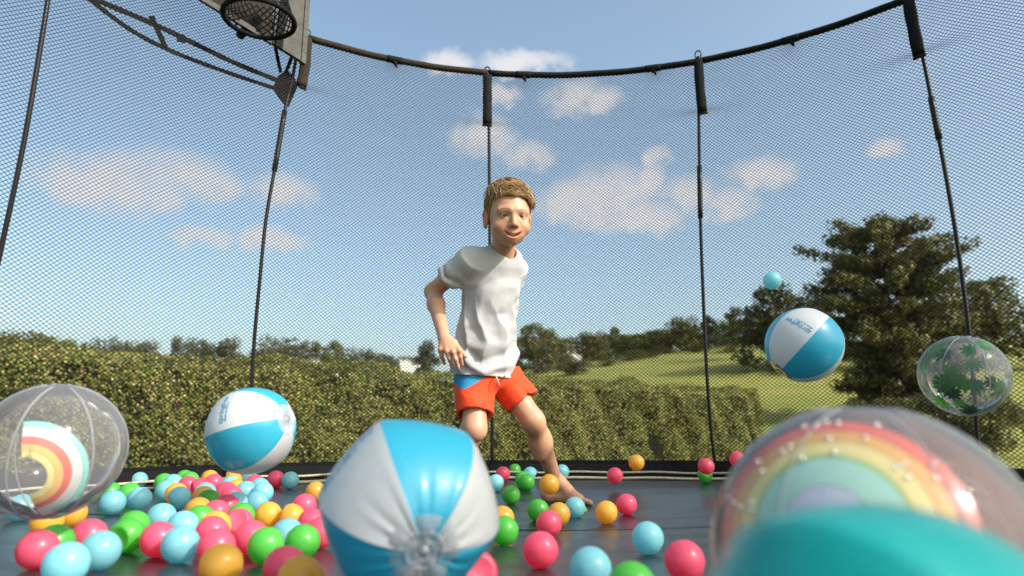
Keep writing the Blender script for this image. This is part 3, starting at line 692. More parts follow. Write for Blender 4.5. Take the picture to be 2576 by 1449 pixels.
# ------------------------------------------------------------------ inflatable balls
def cam_frame(c):
    t = CAM - c; t = t / np.linalg.norm(t); r = np.cross(np.array([0, 0, 1.]), t); r = r / np.linalg.norm(r); return r, np.cross(t, r), t
def basis(c, axis, ref):
    r, u, t = cam_frame(c); f = lambda v: v[0] * r + v[1] * u + v[2] * t
    z = f(axis); z = z / np.linalg.norm(z); x = f(ref); x = x - z * (x @ z); x = x / np.linalg.norm(x); return np.stack([x, np.cross(z, x), z], 1)
def ball_r(lon, lat, n, flat, puck, seed=0):
    loc = (lon * n / (2 * math.pi)) % 1.0 - .5
    poly = math.cos(math.pi / n) / np.cos(loc * 2 * math.pi / n)
    cl = np.cos(lat)
    r = 1 - flat * (1 - poly) * 0 - flat * (1 - 4 * loc ** 2) * 0
    r = r * (1 - flat * (4 * loc ** 2) * 0) - flat * (1 - poly / math.cos(math.pi / n) * math.cos(math.pi / n)) * cl
    k = np.clip((np.abs(lat) - .55) / .9, 0, 1) ** 1.5
    r = r + puck * k * (np.sin(lon * 19 + seed + 2 * lat) + .7 * np.sin(lon * 31 + 1.3 * seed)) * .5
    r = r - .07 * np.clip((np.abs(lat) - 1.05) / .5, 0, 1) ** 2
    edge = np.abs(np.abs(loc) - .5) * 2 * math.pi / n
    return r - .010 * np.exp(-(edge / .02) ** 2)
def text_mesh(body, size, shear=.22, bold=.012):
    cu = bpy.data.curves.new('lettering', 'FONT'); cu.body = body; cu.size = size; cu.shear = shear; cu.offset = bold * size; cu.align_x = 'CENTER'; cu.resolution_u = 3
    o = bpy.data.objects.new('tmp', cu); COL.objects.link(o); dg = bpy.context.evaluated_depsgraph_get(); me = o.evaluated_get(dg).to_mesh()
    V = np.array([v.co[:] for v in me.vertices]); F = [tuple(p.vertices) for p in me.polygons]; o.evaluated_get(dg).to_mesh_clear()
    bpy.data.objects.remove(o); bpy.data.curves.remove(cu); return V, F
BLUE = plastic('blue_vinyl', (.04, .49, .72), .32, .36, .5); WHITE = plastic('white_vinyl', (.78, .78, .78), .34, .34, .4)
M['print_blue'] = mat('print_blue', (.02, .26, .48), .4)
M['clear'] = film('clear_vinyl', (.95, .96, .97), .14, (.9, .9, .92)); M['cap_clear'] = film('cap_vinyl', (.82, .86, .90), .42, (.88, .90, .92))
def beach_ball(name, c, R, axis, ref, cols, label, flat=.5, puck=.012, text=None, lon0=0, seed=0, group=None, caps=True):
    B = basis(c, axis, ref); root = empty(name, tuple(c)); tag(root, label, 'beach ball', group); n = len(cols); panels = []
    def at(lon, lat, k=1.0):
        rr = R * ball_r(lon - lon0, lat, n, flat, puck, seed) * k
        return np.stack([rr * np.cos(lat) * np.cos(lon), rr * np.cos(lat) * np.sin(lon), rr * np.sin(lat)], -1) @ B.T
    for k in range(n):
        lon = lon0 + np.linspace(k, k + 1, 15) * 2 * math.pi / n; lat = np.linspace(-1.40, 1.40, 41); LO, LA = np.meshgrid(lon, lat, indexing='ij'); V = at(LO, LA).reshape(-1, 3)
        i, j = np.meshgrid(np.arange(14), np.arange(40), indexing='ij'); F = np.stack([i * 41 + j, (i + 1) * 41 + j, (i + 1) * 41 + j + 1, i * 41 + j + 1], -1).reshape(-1, 4)
        panels.append(link('panel', smooth(mesh_np('panel', V, F)), root, cols[k]))
    if caps:
        for sg in (1, -1):
            VV = []
            rings = [(1.20, 1.004), (1.28, 1.016), (1.45, 1.008), (1.52, .985), (1.56, .985)]
            for la, kk in rings:
                for q in range(24): VV.append(at(np.array(q * math.pi / 12), np.array(sg * la), kk))
            F = [(a * 24 + q, a * 24 + (q + 1) % 24, (a + 1) * 24 + (q + 1) % 24, (a + 1) * 24 + q) for a in range(4) for q in range(24)] + [tuple(96 + q for q in range(24))]
            link('end_cap', smooth(mesh_np('end_cap', VV, F)), root, M['cap_clear'])
        z = B[:, 2]; b0 = z * R * .90; vp, vf = tube([b0, b0 + z * R * .045, b0 + z * R * .05, b0 + z * R * .075], [R * .07, R * .065, R * .045, R * .042], 14)
        link('valve', smooth(mesh_np('valve', vp, vf)), root, M['cap_clear'])
        for rr_, zz_, tk in ((.185, .945, .016), (.095, .955, .012)):
            ringp = [z * R * zz_ + R * rr_ * (math.cos(q) * B[:, 0] + math.sin(q) * B[:, 1]) for q in np.linspace(0, 2 * math.pi, 33)[:-1]]
            link('valve_ring', smooth(mesh_np('valve_ring', *tube(ringp, R * tk, 7, True))), root, M['cap_clear'])
    if text:
        pk, lonc, latc, size = text
        V, F = text_mesh('springfree', size); V[:, 0] -= (V[:, 0].max() + V[:, 0].min()) / 2; V[:, 1] -= size * .25; w = V[:, 0].max()
        la = latc - V[:, 1] / R; W3 = at(lonc - V[:, 0] / (R * np.cos(la)), la, 1.006); link('lettering', mesh_np('lettering', W3, F), panels[pk], M['print_blue'])
        x = w * .92; VV = []; FF = []; r = random.Random(1)         # the small line under it, too fine to read
        for word in (10, 4, 3, 3, 2):
            for ch in range(word):
                x0, x1 = x, x - w * .05; hh = size * r.uniform(.07, .12)
                for xx, yy in ((-x0, -hh), (-x0 + w * .034, -hh), (-x0 + w * .034 + size * .03, hh), (-x0 + size * .03, hh)):
                    la_ = latc + (size * .62 - yy) / R; VV.append(at(np.array(lonc - xx / (R * math.cos(la_))), np.array(la_), 1.006))
                FF.append(tuple(len(VV) - 4 + q for q in range(4))); x = x1
            x -= w * .06
        link('small_print', mesh_np('small_print', VV, FF), panels[pk], M['print_blue'])
    return root
d60 = math.pi / 3
GB = 'blue and white beach balls'
beach_ball('beach_ball', P(1033, 1274, .945), .1285, (.15, -.43, .89), (1, 0, 0), [WHITE, BLUE, WHITE, BLUE, WHITE, BLUE], 'large blurred blue and white beach ball in the foreground centre, valve facing camera', .62, .035, (2, RAD(140), RAD(-4), .028), RAD(-10), 3, GB)
beach_ball('beach_ball', P(632, 1083, 1.92), .125, (.78, .26, .56), (0, 0, 1), [BLUE, WHITE, BLUE, WHITE, BLUE, WHITE], 'blue and white beach ball bouncing just above the heap of play balls', .25, .008, (5, RAD(-41), RAD(-2), .0235), RAD(-11), 1, GB)
beach_ball('beach_ball', P(2022, 868, 2.27), .127, (.66, .69, -.25), (0, 0, 1), [BLUE, WHITE, BLUE, WHITE, BLUE, WHITE], 'blue and white beach ball flying in the air before the trees', .22, .006, (5, RAD(-27), RAD(6), .0245), 0, 5, GB)
TEAL = plastic('teal_vinyl', (.0, .40, .38), .2, .25, .5); AQUA = plastic('aqua_vinyl', (.34, .62, .58), .3, .25, .5)
beach_ball('beach_ball', P(2235, 1790, .347), .110, (.85, -.35, .40), (0, 0, 1), [TEAL, TEAL, AQUA, AQUA, TEAL, AQUA], 'teal and pale aqua beach ball out of focus at the bottom right corner', .5, .01, None, RAD(-95), 2)

def sphere_vf(R, nu=48, nv=28, off=(0, 0, 0), wob=0, B=None):
    V = [(0, 0, -R)]
    for j in range(1, nv):
        la = -math.pi / 2 + math.pi * j / nv
        for i in range(nu):
            lo = 2 * math.pi * i / nu; rr = R * (1 + wob * math.sin(6 * lo) * math.cos(la))
            V.append((rr * math.cos(la) * math.cos(lo), rr * math.cos(la) * math.sin(lo), R * math.sin(la)))
    V.append((0, 0, R)); F = [(0, 1 + (i + 1) % nu, 1 + i) for i in range(nu)]
    for j in range(nv - 2):
        for i in range(nu): a = 1 + j * nu; F.append((a + i, a + (i + 1) % nu, a + nu + (i + 1) % nu, a + nu + i))
    l = 1 + (nv - 2) * nu; F += [(l + i, l + (i + 1) % nu, len(V) - 1) for i in range(nu)]
    V = np.array(V)
    if B is not None: V = V @ B.T
    return V + np.array(off), F
def printcol(name, col, tr=.35): return plastic(name, col, tr, .3, .4)
def patch(R, B, rho0, rho1, ph0, ph1, n=40, m=5):
    """ring sector printed on the ball, polar angle rho about the local z axis"""
    V = []
    for p in np.linspace(ph0, ph1, n):
        for q in np.linspace(rho0, rho1, m): V.append((R * math.sin(q) * math.cos(p), R * math.sin(q) * math.sin(p), R * math.cos(q)))
    F = [(i * m + j, (i + 1) * m + j, (i + 1) * m + j + 1, i * m + j + 1) for i in range(n - 1) for j in range(m - 1)]
    return np.array(V) @ B.T, F
RB = {'red': (.95, .27, .24), 'orange': (.96, .56, .24), 'yellow': (.95, .82, .40), 'lime': (.55, .84, .32), 'mint': (.55, .90, .78), 'lilac': (.72, .76, .93), 'white': (.80, .80, .78), 'teal': (.36, .74, .68)}
for k, c in list(RB.items()): M['print_' + k] = printcol('print_' + k, c)
M['pink_film'] = film('pink_vinyl', (.93, .62, .55), .22, (.7, .35, .3))
M['glitter'] = mat('glitter', (.95, .95, .95), .16, .8, metal=1)
def clear_ball(name, c, R, label, axis, ref, bands, glitter=0, back=None, seed=0):
    B = basis(c, axis, ref); root = empty(name, tuple(c)); tag(root, label, 'beach ball', 'clear inflatable balls')
    link('clear_shell', smooth(mesh_np('clear_shell', *sphere_vf(R, wob=.006, B=basis(c, (0, 1, .2), (1, 0, 0))))), root, M['clear'])
    for mname, r0, r1, a, b in bands:
        link('colour_band', smooth(mesh_np('colour_band', *patch(R * 1.003, B, r0, r1, RAD(a), RAD(b)))), root, M['print_' + mname])
    if back: link('tinted_panel', smooth(mesh_np('tinted_panel', *patch(R * .975, basis(c, *back), 0.02, 1.0, 0, 2 * math.pi, 48, 10))), root, M['pink_film'])
    for k in range(6):                                              # welded seams
        Bs = basis(c, (0, 1, .2), (1, 0, 0)); t = np.linspace(-1.4, 1.4, 30); lo = k * d60
        pts = np.stack([np.cos(t) * math.cos(lo), np.cos(t) * math.sin(lo), np.sin(t)], 1) * R * 1.002 @ Bs.T
        link('seam', smooth(mesh_np('seam', *tube(pts, .0016, 5))), root, M['cap_clear'])
    r = np.random.default_rng(seed); fl = mesh_np('glitter_flake', *sphere_vf(.0022, 10, 6)); smooth(fl); fl.materials.append(M['glitter'])
    for k in range(glitter):
        rho = r.uniform(.38, .78); ph = r.uniform(.15, 3.0); v = np.array([math.sin(rho) * math.cos(ph), math.sin(rho) * math.sin(ph), math.cos(rho)]) @ B.T
        link('glitter_flake', fl, root, loc=tuple(v * R * 1.008))
    return root
clear_ball('rainbow_ball', P(2192, 1418, .655), .151, 'clear inflatable ball with a printed rainbow, blurred at lower right', (-.20, .17, .96), (1, 0, 0),
  [('red', .66, .77, -12, 192), ('orange', .56, .655, -14, 194), ('yellow', .45, .555, -16, 196), ('lime', .425, .447, -16, 196), ('mint', .24, .422, -18, 198), ('lilac', .09, .235, -20, 200)], 24, ((.55, .6, -.5), (1, 0, 0)), 4)
clear_ball('clear_ball', P(132, 1133, 1.28), .125, 'clear inflatable ball with teal and red print at the left edge', (-.28, -.35, .88), (1, 0, 0),
  [('teal', .70, .78, -75, 105), ('white', .56, .695, -75, 105), ('red', .46, .555, -75, 105), ('orange', .36, .455, -75, 105), ('yellow', .27, .355, -75, 105)], 0, None, 2)
def leaf_ball():
    c = P(2424, 945, 2.12); R = .125; root = empty('leaf_ball', tuple(c)); tag(root, 'clear inflatable ball with green leaf print at the right edge', 'beach ball', 'clear inflatable balls')
    link('clear_shell', smooth(mesh_np('clear_shell', *sphere_vf(R, wob=.012, B=basis(c, (.1, 1, .2), (1, 0, 0))))), root, M['clear'])
    g = [printcol('print_leaf_green', (.02, .24, .05)), printcol('print_leaf_dark', (.01, .12, .04)), printcol('print_leaf_light', (.10, .38, .05))]
    r = np.random.default_rng(8)
    for k in range(30):
        ax = (r.uniform(-.55, .95), r.uniform(-.9, .85), r.uniform(-.3, 1)); B = basis(c, ax, (r.normal(), r.normal(), r.normal())); V = [(0, 0, 1)]; a0 = r.uniform(.25, .4)
        th = np.linspace(0, 2 * math.pi, 49)[:-1]; rad = a0 * (.55 + .45 * np.cos(th)) ** .5 * (.78 + .22 * np.cos(th * 11))
        for t, q in zip(th, rad): V.append((math.sin(q) * math.cos(t), math.sin(q) * math.sin(t), math.cos(q)))
        V = np.array(V) * R * (.955 + .002 * k) @ B.T; F = [(0, 1 + i, 1 + (i + 1) % 48) for i in range(48)]; link('printed_leaf', mesh_np('printed_leaf', V, F), root, g[k % 3])
    for k in range(6):
        Bs = basis(c, (.1, 1, .2), (1, 0, 0)); t = np.linspace(-1.4, 1.4, 30); lo = k * d60
        pts = np.stack([np.cos(t) * math.cos(lo), np.cos(t) * math.sin(lo), np.sin(t)], 1) * R * 1.004 @ Bs.T; link('seam', smooth(mesh_np('seam', *tube(pts, .0018, 5))), root, M['cap_clear'])
leaf_ball()

# ------------------------------------------------------------------ small play balls
BR = .035
def play_mesh(col, dent=False):
    nu, nv = 36, 24; V = [(0, 0, -BR)]
    for j in range(1, nv):
        la = -math.pi / 2 + math.pi * j / nv; rr = BR * (1 + (.018 if j == nv // 2 else 0))
        for i in range(nu): lo = 2 * math.pi * i / nu; V.append((rr * math.cos(la) * math.cos(lo), rr * math.cos(la) * math.sin(lo), rr * math.sin(la)))
    V.append((0, 0, BR * .985)); F = [(0, 1 + (i + 1) % nu, 1 + i) for i in range(nu)]
    for j in range(nv - 2):
        for i in range(nu): a = 1 + j * nu; F.append((a + i, a + (i + 1) % nu, a + nu + (i + 1) % nu, a + nu + i))
    l = 1 + (nv - 2) * nu; F += [(l + i, l + (i + 1) % nu, len(V) - 1) for i in range(nu)]
    V = np.array(V)
    if dent:
        dd = np.array([.4, -.5, .77]); k = (V @ dd) / BR; V = V - dd * (np.clip(k - .74, 0, 1) * BR * 1.5)[:, None]
    me = smooth(mesh_np('play_ball', V, F)); me.materials.append(col); return me
PB = {'P': play_mesh(plastic('pink_plastic', (1.0, .16, .28), .46)), 'B': play_mesh(plastic('light_blue_plastic', (.33, .76, .84), .46)), 'G': play_mesh(plastic('green_plastic', (.14, .66, .10), .46)), 'Y': play_mesh(plastic('yellow_plastic', (.95, .58, .09), .46))}
PD = {k: play_mesh(m.materials[0], True) for k, m in PB.items()}
CN = {'P': 'pink', 'B': 'light blue', 'G': 'green', 'Y': 'yellow'}
def zl(zx, zy): return 201.2 + zx * .25, 1086.7 + zy * .25
def zr_(zx, zy): return 1207.5 + zx * .25, 1086.7 + zy * .25
HEAP = [('P', 140, 1050), ('B', 205, 1192), ('G', 540, 950), ('G', 425, 1045), ('P', 790, 1080), ('B', 1010, 1130), ('B', 1060, 950), ('B', 820, 860), ('B', 330, 710), ('B', 598, 672),
 ('G', 485, 620), ('G', 315, 615), ('B', 588, 490), ('B', 865, 590), ('G', 850, 510), ('B', 930, 520), ('Y', 970, 620), ('B', 1035, 663), ('P', 1110, 425), ('G', 1050, 470), ('G', 1105, 490), ('P', 1085, 540),
 ('Y', 1305, 470), ('P', 1345, 515), ('P', 1205, 565), ('Y', 1500, 445), ('Y', 1545, 490), ('B', 1510, 545), ('Y', 1575, 580), ('P', 1410, 610), ('B', 1320, 615), ('Y', 1210, 660), ('G', 1290, 700), ('P', 1520, 645),
 ('B', 1660, 595), ('B', 1700, 480), ('P', 1760, 520), ('B', 1810, 560), ('B', 1840, 610), ('P', 1970, 475), ('B', 2115, 487), ('P', 2180, 385), ('G', 2275, 405), ('B', 1740, 710), ('B', 1605, 720), ('P', 1475, 755),
 ('Y', 1190, 790), ('P', 1370, 820), ('G', 1205, 880), ('G', 1630, 850), ('Y', 1885, 840), ('Y', 1345, 950), ('P', 1590, 920), ('P', 1330, 1015), ('P', 1370, 1160), ('P', 1720, 1060), ('G', 1870, 1140), ('G', 2240, 1105),
 ('B', 2085, 1035), ('Y', 2125, 860), ('P', 2260, 740), ('P', 2330, 920), ('P', 2425, 1010), ('Y', 2370, 600), ('Y', 1420, 1340), ('P', 2060, 1370), ('Y', 2215, 1490),
 ('G', -60, 560), ('P', -180, 640), ('Y', -330, 900), ('B', -140, 1330), ('P', -420, 1180), ('G', -260, 1120), ('B', -600, 760), ('Y', -80, 820)]
SOLO = [  # colour, px, py, depth or None (lies on the mat), label
 ('P', 230, 422, None, "pink play ball left of the green balls behind the boy's standing leg"),
 ('G', 348, 388, None, "green play ball beside the pink one at the mat edge, left of the boy's shin"),
 ('B', 160, 505, None, 'light blue play ball peeking out behind the big foreground beach ball'),
 ('G', 430, 470, None, "rear one of two overlapping green play balls left of the boy's shin"),
 ('G', 470, 498, None, "front one of two overlapping green play balls left of the boy's shin"),
 ('B', 505, 425, None, "light blue play ball half hidden behind the boy's shin"),
 ('G', 313, 632, None, 'lone green play ball with a dark shadow patch, right of the big beach ball'),
 ('B', 826, 398, None, "light blue play ball at the mat edge just right of the boy's shin"),
 ('Y', 699, 527, 2.33, "yellow play ball in the air in front of the boy's ankle"),
 ('G', 585, 788, None, "green play ball in front of the boy's heel, left of the yellow one"),
 ('P', 695, 920, None, "pink play ball in front of the boy's foot, behind the larger looking pink one"),
 ('Y', 795, 825, None, "yellow play ball tucked behind the pink ball in front of the boy's foot"),
 ('B', 955, 760, 2.27, "light blue play ball covering the middle of the boy's foot"),
 ('G', 985, 808, 2.40, "green play ball peeping out below the blue ball at the boy's foot"),
 ('Y', 1273, 808, None, "yellow play ball lying just beyond the boy's toes"),
 ('P', 1476, 728, None, "pink play ball right of the yellow ball beyond the boy's toes"),
 ('P', 1358, 440, 2.92, 'pink play ball hovering over the white edge ropes'),
 ('Y', 1575, 308, 2.98, 'yellow play ball in the air before the hedge, above the edge ropes'),
 ('P', 2275, 345, 2.90, 'pink play ball behind the green one at the foot of the net rod'),
 ('G', 2262, 438, None, 'green play ball on the mat at the foot of the right net rod'),
 ('P', 2590, 275, 3.0, 'pink play ball in the air right of the net rod, beside the rainbow ball'),
 ('B', 1690, 1065, None, 'light blue play ball alone on the open mat right of centre'),
 ('P', 610, 1185, None, 'large looking pink play ball on the mat, front and centre'),
 ('B', 1113, 1375, None, 'light blue play ball cut by the bottom edge right of centre'),
 ('G', 1530, 1560, None, 'green play ball cut by the bottom edge, left of the rainbow ball'),
 ('P', 2060, 1295, None, 'pink play ball touching the left side of the rainbow ball'),
 ('P', -40, 1420, None, 'pink play ball at the bottom edge under the big beach ball'),
 ('G', 245, 993, None, 'green play ball right beside the big foreground beach ball'),
 ('Y', 225, 868, None, 'yellow play ball behind the green one beside the big beach ball')]
def on_mat(px, py):
    p = ray_z(px, py, BR)
    for _ in range(6): p = ray_z(px, py, float(mat_z(p[0], p[1])) + BR * .99)
    return p
balls = []
for c, zx, zy in HEAP: px, py = zl(zx, zy); balls.append([c, on_mat(px, py), px, py, None, False])
for c, zx, zy, dep, lab in SOLO:
    px, py = zr_(zx, zy); balls.append([c, P(px, py, dep) if dep else on_mat(px, py), px, py, lab, bool(dep)])
balls.append(['B', P(1943, 706, 2.62), 1943, 706, 'light blue play ball flying high before the sky, beside the trees', True])
# let the lying balls settle clear of one another
X = np.array([b[1] for b in balls]); fixed = np.array([b[5] for b in balls]); T0 = X.copy()
obst = [(P(1033, 1274, .945), .1285), (P(2192, 1418, .655), .151), (P(632, 1083, 1.92), .125), (P(146, 1133, 1.28), .125)]
for it in range(160):
    D = X[:, None] - X[None]; L_ = np.linalg.norm(D, axis=2) + np.eye(len(X)); ov = np.clip(2 * BR - L_, 0, None) * (1 - np.eye(len(X)))
    push = (D / L_[..., None] * ov[..., None] * .5).sum(1); push[:, 2] = np.abs(push[:, 2]) * .5 * (it > 60)
    push[fixed] = 0; X = X + push * .8
    for oc, orad in obst:
        d = X - oc; l = np.linalg.norm(d, axis=1); o_ = np.clip(orad + BR - l, 0, None); mv = d / l[:, None] * o_[:, None]; mv[:, 2] = 0; X[~fixed] += mv[~fixed]
    if it < 120: X[~fixed, :2] += (T0 - X)[~fixed, :2] * .03
    g = mat_z(X[:, 0], X[:, 1]) + BR * .99; X[~fixed, 2] = np.maximum(g, X[:, 2] - .004)[~fixed]
ORD = ['first', 'second', 'third', 'fourth', 'fifth', 'sixth', 'seventh', 'eighth', 'ninth', 'tenth']
rows = [('back row', 0, 1218), ('third row', 1218, 1258), ('second row', 1258, 1325), ('front row', 1325, 1600)]
heap_idx = [i for i, b in enumerate(balls) if b[4] is None]
for rn, y0, y1 in rows:
    for c in CN:
        ids = sorted([i for i in heap_idx if y0 <= balls[i][3] < y1 and balls[i][0] == c], key=lambda i: balls[i][2])
        for k, i in enumerate(ids):
            balls[i][4] = f"{CN[c]} play ball, {ORD[k]} {CN[c]} one from the left in the heap's {rn}" if len(ids) > 1 else f"only {CN[c]} play ball in the {rn} of the ball heap"
for i, b in enumerate(balls):
    o = link('play_ball', (PD if i % 7 == 3 else PB)[b[0]], loc=tuple(X[i])); o.rotation_euler = tuple(rng.uniform(0, 6.28, 3)); tag(o, b[4], 'ball', 'small plastic play balls')

# ------------------------------------------------------------------ the boy
class Field:
    """signed distance on a rectilinear grid, combined shape by shape"""
    def __init__(s, xs, ys, zs):
        s.ax = [np.asarray(a, np.float32) for a in (xs, ys, zs)]; s.F = np.full([len(a) for a in s.ax], 9.0, np.float32)
    def box(s, lo, hi):
        sl = tuple(slice(max(0, int(np.searchsorted(a, l)) - 1), min(len(a), int(np.searchsorted(a, h)) + 1)) for a, l, h in zip(s.ax, lo, hi))
        g = np.meshgrid(*[a[q] for a, q in zip(s.ax, sl)], indexing='ij', sparse=False); return sl, np.stack(g, -1)
    def put(s, fn, lo, hi, k=.01, op='add'):
        sl, p = s.box(np.asarray(lo) - .03, np.asarray(hi) + .03)
        if p.size == 0: return
        d = fn(p).astype(np.float32); F = s.F[sl]
        if op == 'add': h = np.clip(.5 + .5 * (F - d) / k, 0, 1); s.F[sl] = F * (1 - h) + d * h - k * h * (1 - h)
        elif op == 'sub': d = -d; h = np.clip(.5 - .5 * (F - d) / k, 0, 1); s.F[sl] = F * (1 - h) + d * h + k * h * (1 - h)
        elif op == 'and': h = np.clip(.5 - .5 * (F - d) / k, 0, 1); s.F[sl] = F * (1 - h) + d * h + k * h * (1 - h)
    def cone(s, a, b, r1, r2, k=.012, op='add', flat=None):
        a = np.asarray(a, float); b = np.asarray(b, float); R = max(r1, r2); ab = b - a; L2 = ab @ ab + 1e-12
        def fn(p):
            t = np.clip(((p - a) @ ab) / L2, 0, 1); q = p - a - t[..., None] * ab
            if flat is not None: q = q + (q @ flat[0])[..., None] * flat[0] * (flat[1] - 1)
            return np.linalg.norm(q, axis=-1) - (r1 + (r2 - r1) * t)
        s.put(fn, np.minimum(a, b) - R, np.maximum(a, b) + R, k, op)
    def ell(s, c, r, B=None, k=.012, op='add'):
        c = np.asarray(c, float); r = np.asarray(r, float); B = np.eye(3) if B is None else B
        def fn(p):
            q = (p - c) @ B; k0 = np.linalg.norm(q / r, axis=-1); k1 = np.linalg.norm(q / (r * r), axis=-1) + 1e-9; return k0 * (k0 - 1) / k1
        e = max(r); s.put(fn, c - e, c + e, k, op)
    def mesh(s, name):
        F = s.F; ins = F < 0; c = [ins[a:F.shape[0] - 1 + a, b:F.shape[1] - 1 + b, d:F.shape[2] - 1 + d] for a in (0, 1) for b in (0, 1) for d in (0, 1)]
        anyi = c[0].copy(); alli = c[0].copy()
        for q in c[1:]: anyi |= q; alli &= q
        act = np.argwhere(anyi & ~alli); idx = np.full(anyi.shape, -1, np.int64); idx[tuple(act.T)] = np.arange(len(act))
        acc = np.zeros((len(act), 3)); cnt = np.zeros(len(act)); cor = [(a, b, d) for a in (0, 1) for b in (0, 1) for d in (0, 1)]
        val = {q: F[act[:, 0] + q[0], act[:, 1] + q[1], act[:, 2] + q[2]].astype(float) for q in cor}
        for q in cor:
            for ax in range(3):
                if q[ax]: continue
                q2 = list(q); q2[ax] = 1; q2 = tuple(q2); f0, f1 = val[q], val[q2]; x = (f0 < 0) != (f1 < 0); t = np.where(x, f0 / np.where(x, f0 - f1, 1), 0)
                pos = np.tile(np.array(q, float), (len(act), 1)); pos[:, ax] += t; acc[x] += pos[x]; cnt[x] += 1
        g = act + acc / cnt[:, None]; V = np.stack([np.interp(g[:, k], np.arange(len(s.ax[k])), s.ax[k]) for k in range(3)], 1)
        Q = []
        for ax in range(3):
            b, d = [(1, 2), (2, 0), (0, 1)][ax]; sl0 = [slice(1, -1)] * 3; sl1 = [slice(1, -1)] * 3; sl0[ax] = slice(0, -1); sl1[ax] = slice(1, None)
            x = ins[tuple(sl0)] != ins[tuple(sl1)]; e = np.argwhere(x); off = np.ones(3, int); off[ax] = 0; e = e + off
            flip = ins[e[:, 0], e[:, 1], e[:, 2]]
            def cell(db, dd): w = e.copy(); w[:, b] += db; w[:, d] += dd; return idx[w[:, 0], w[:, 1], w[:, 2]]
            q = np.stack([cell(-1, -1), cell(0, -1), cell(0, 0), cell(-1, 0)], 1); q[~flip] = q[~flip][:, ::-1]; Q.append(q)
        Q = np.concatenate(Q); Q = Q[(Q >= 0).all(1)]; return V, Q

def vnoise(p, sc, seed=0):
    r = np.random.default_rng(seed); g = r.random((32, 32, 32)).astype(np.float32); q = p * sc; i = np.floor(q).astype(int); f = q - i; f = f * f * (3 - 2 * f); o = 0
    for a in (0, 1):
        for b in (0, 1):
            for c in (0, 1):
                o = o + g[(i[..., 0] + a) % 32, (i[..., 1] + b) % 32, (i[..., 2] + c) % 32] * (f[..., 0] if a else 1 - f[..., 0]) * (f[..., 1] if b else 1 - f[..., 1]) * (f[..., 2] if c else 1 - f[..., 2])
    return o * 2 - 1

HC = P(1279, 546, 2.36)                                    # head centre, between the ears
def head_basis(yaw, pitch, roll):
    r, u, t = cam_frame(HC); f = t * math.cos(yaw) + r * math.sin(yaw); rr = np.cross(u, f); rr /= np.linalg.norm(rr); up = np.cross(f, rr)
    f2 = f * math.cos(pitch) + up * math.sin(pitch); up2 = np.cross(f2, rr); c, s = math.cos(roll), math.sin(roll)
    return np.stack([rr * c - up2 * s, -f2, up2 * c + rr * s], 1)     # columns: image right, back, up
HB_ = head_basis(RAD(12.5), RAD(2), RAD(3.5))
def Hd(x, y, z): return HC + HB_ @ np.array([x, y, z]) * 1.03
def toH(p): return ((p - HC) @ HB_) / 1.03

SH_R = P(1183, 652, 2.38); SH_L = P(1295, 672, 2.52); NECK0 = P(1262, 640, 2.45); NECK1 = Hd(0, .03, -.06)
HIP_R = P(1193, 955, 2.46); HIP_L = P(1268, 955, 2.53); PELV = P(1231, 940, 2.50); CHEST = P(1235, 715, 2.46)
EL_R = P(1089, 733, 2.50); WR_R = P(1117, 850, 2.335)
KN_R = P(1194, 1080, 2.35); AN_R = P(1176, 1085, 2.70); KN_L = P(1342, 1060, 2.47)
HEEL = np.array(ray_z(1381, 1256, -.035)); HEEL[2] = float(mat_z(HEEL[0], HEEL[1])) + .024
TOED = np.array([.90, -.43, 0]); TOED /= np.linalg.norm(TOED); SIDE = np.array([TOED[1], -TOED[0], 0])
AN_L = HEEL + TOED * .030 + np.array([0, 0, .052])
tl = SH_L - SH_R; tl[2] = 0; tl /= np.linalg.norm(tl); lat = tl
spine = (P(1252, 640, 2.46) - PELV); spine /= np.linalg.norm(spine); fwd = np.cross(lat, spine); fwd /= np.linalg.norm(fwd); latp = np.cross(spine, fwd)
TB = np.stack([latp, fwd, spine], 1)
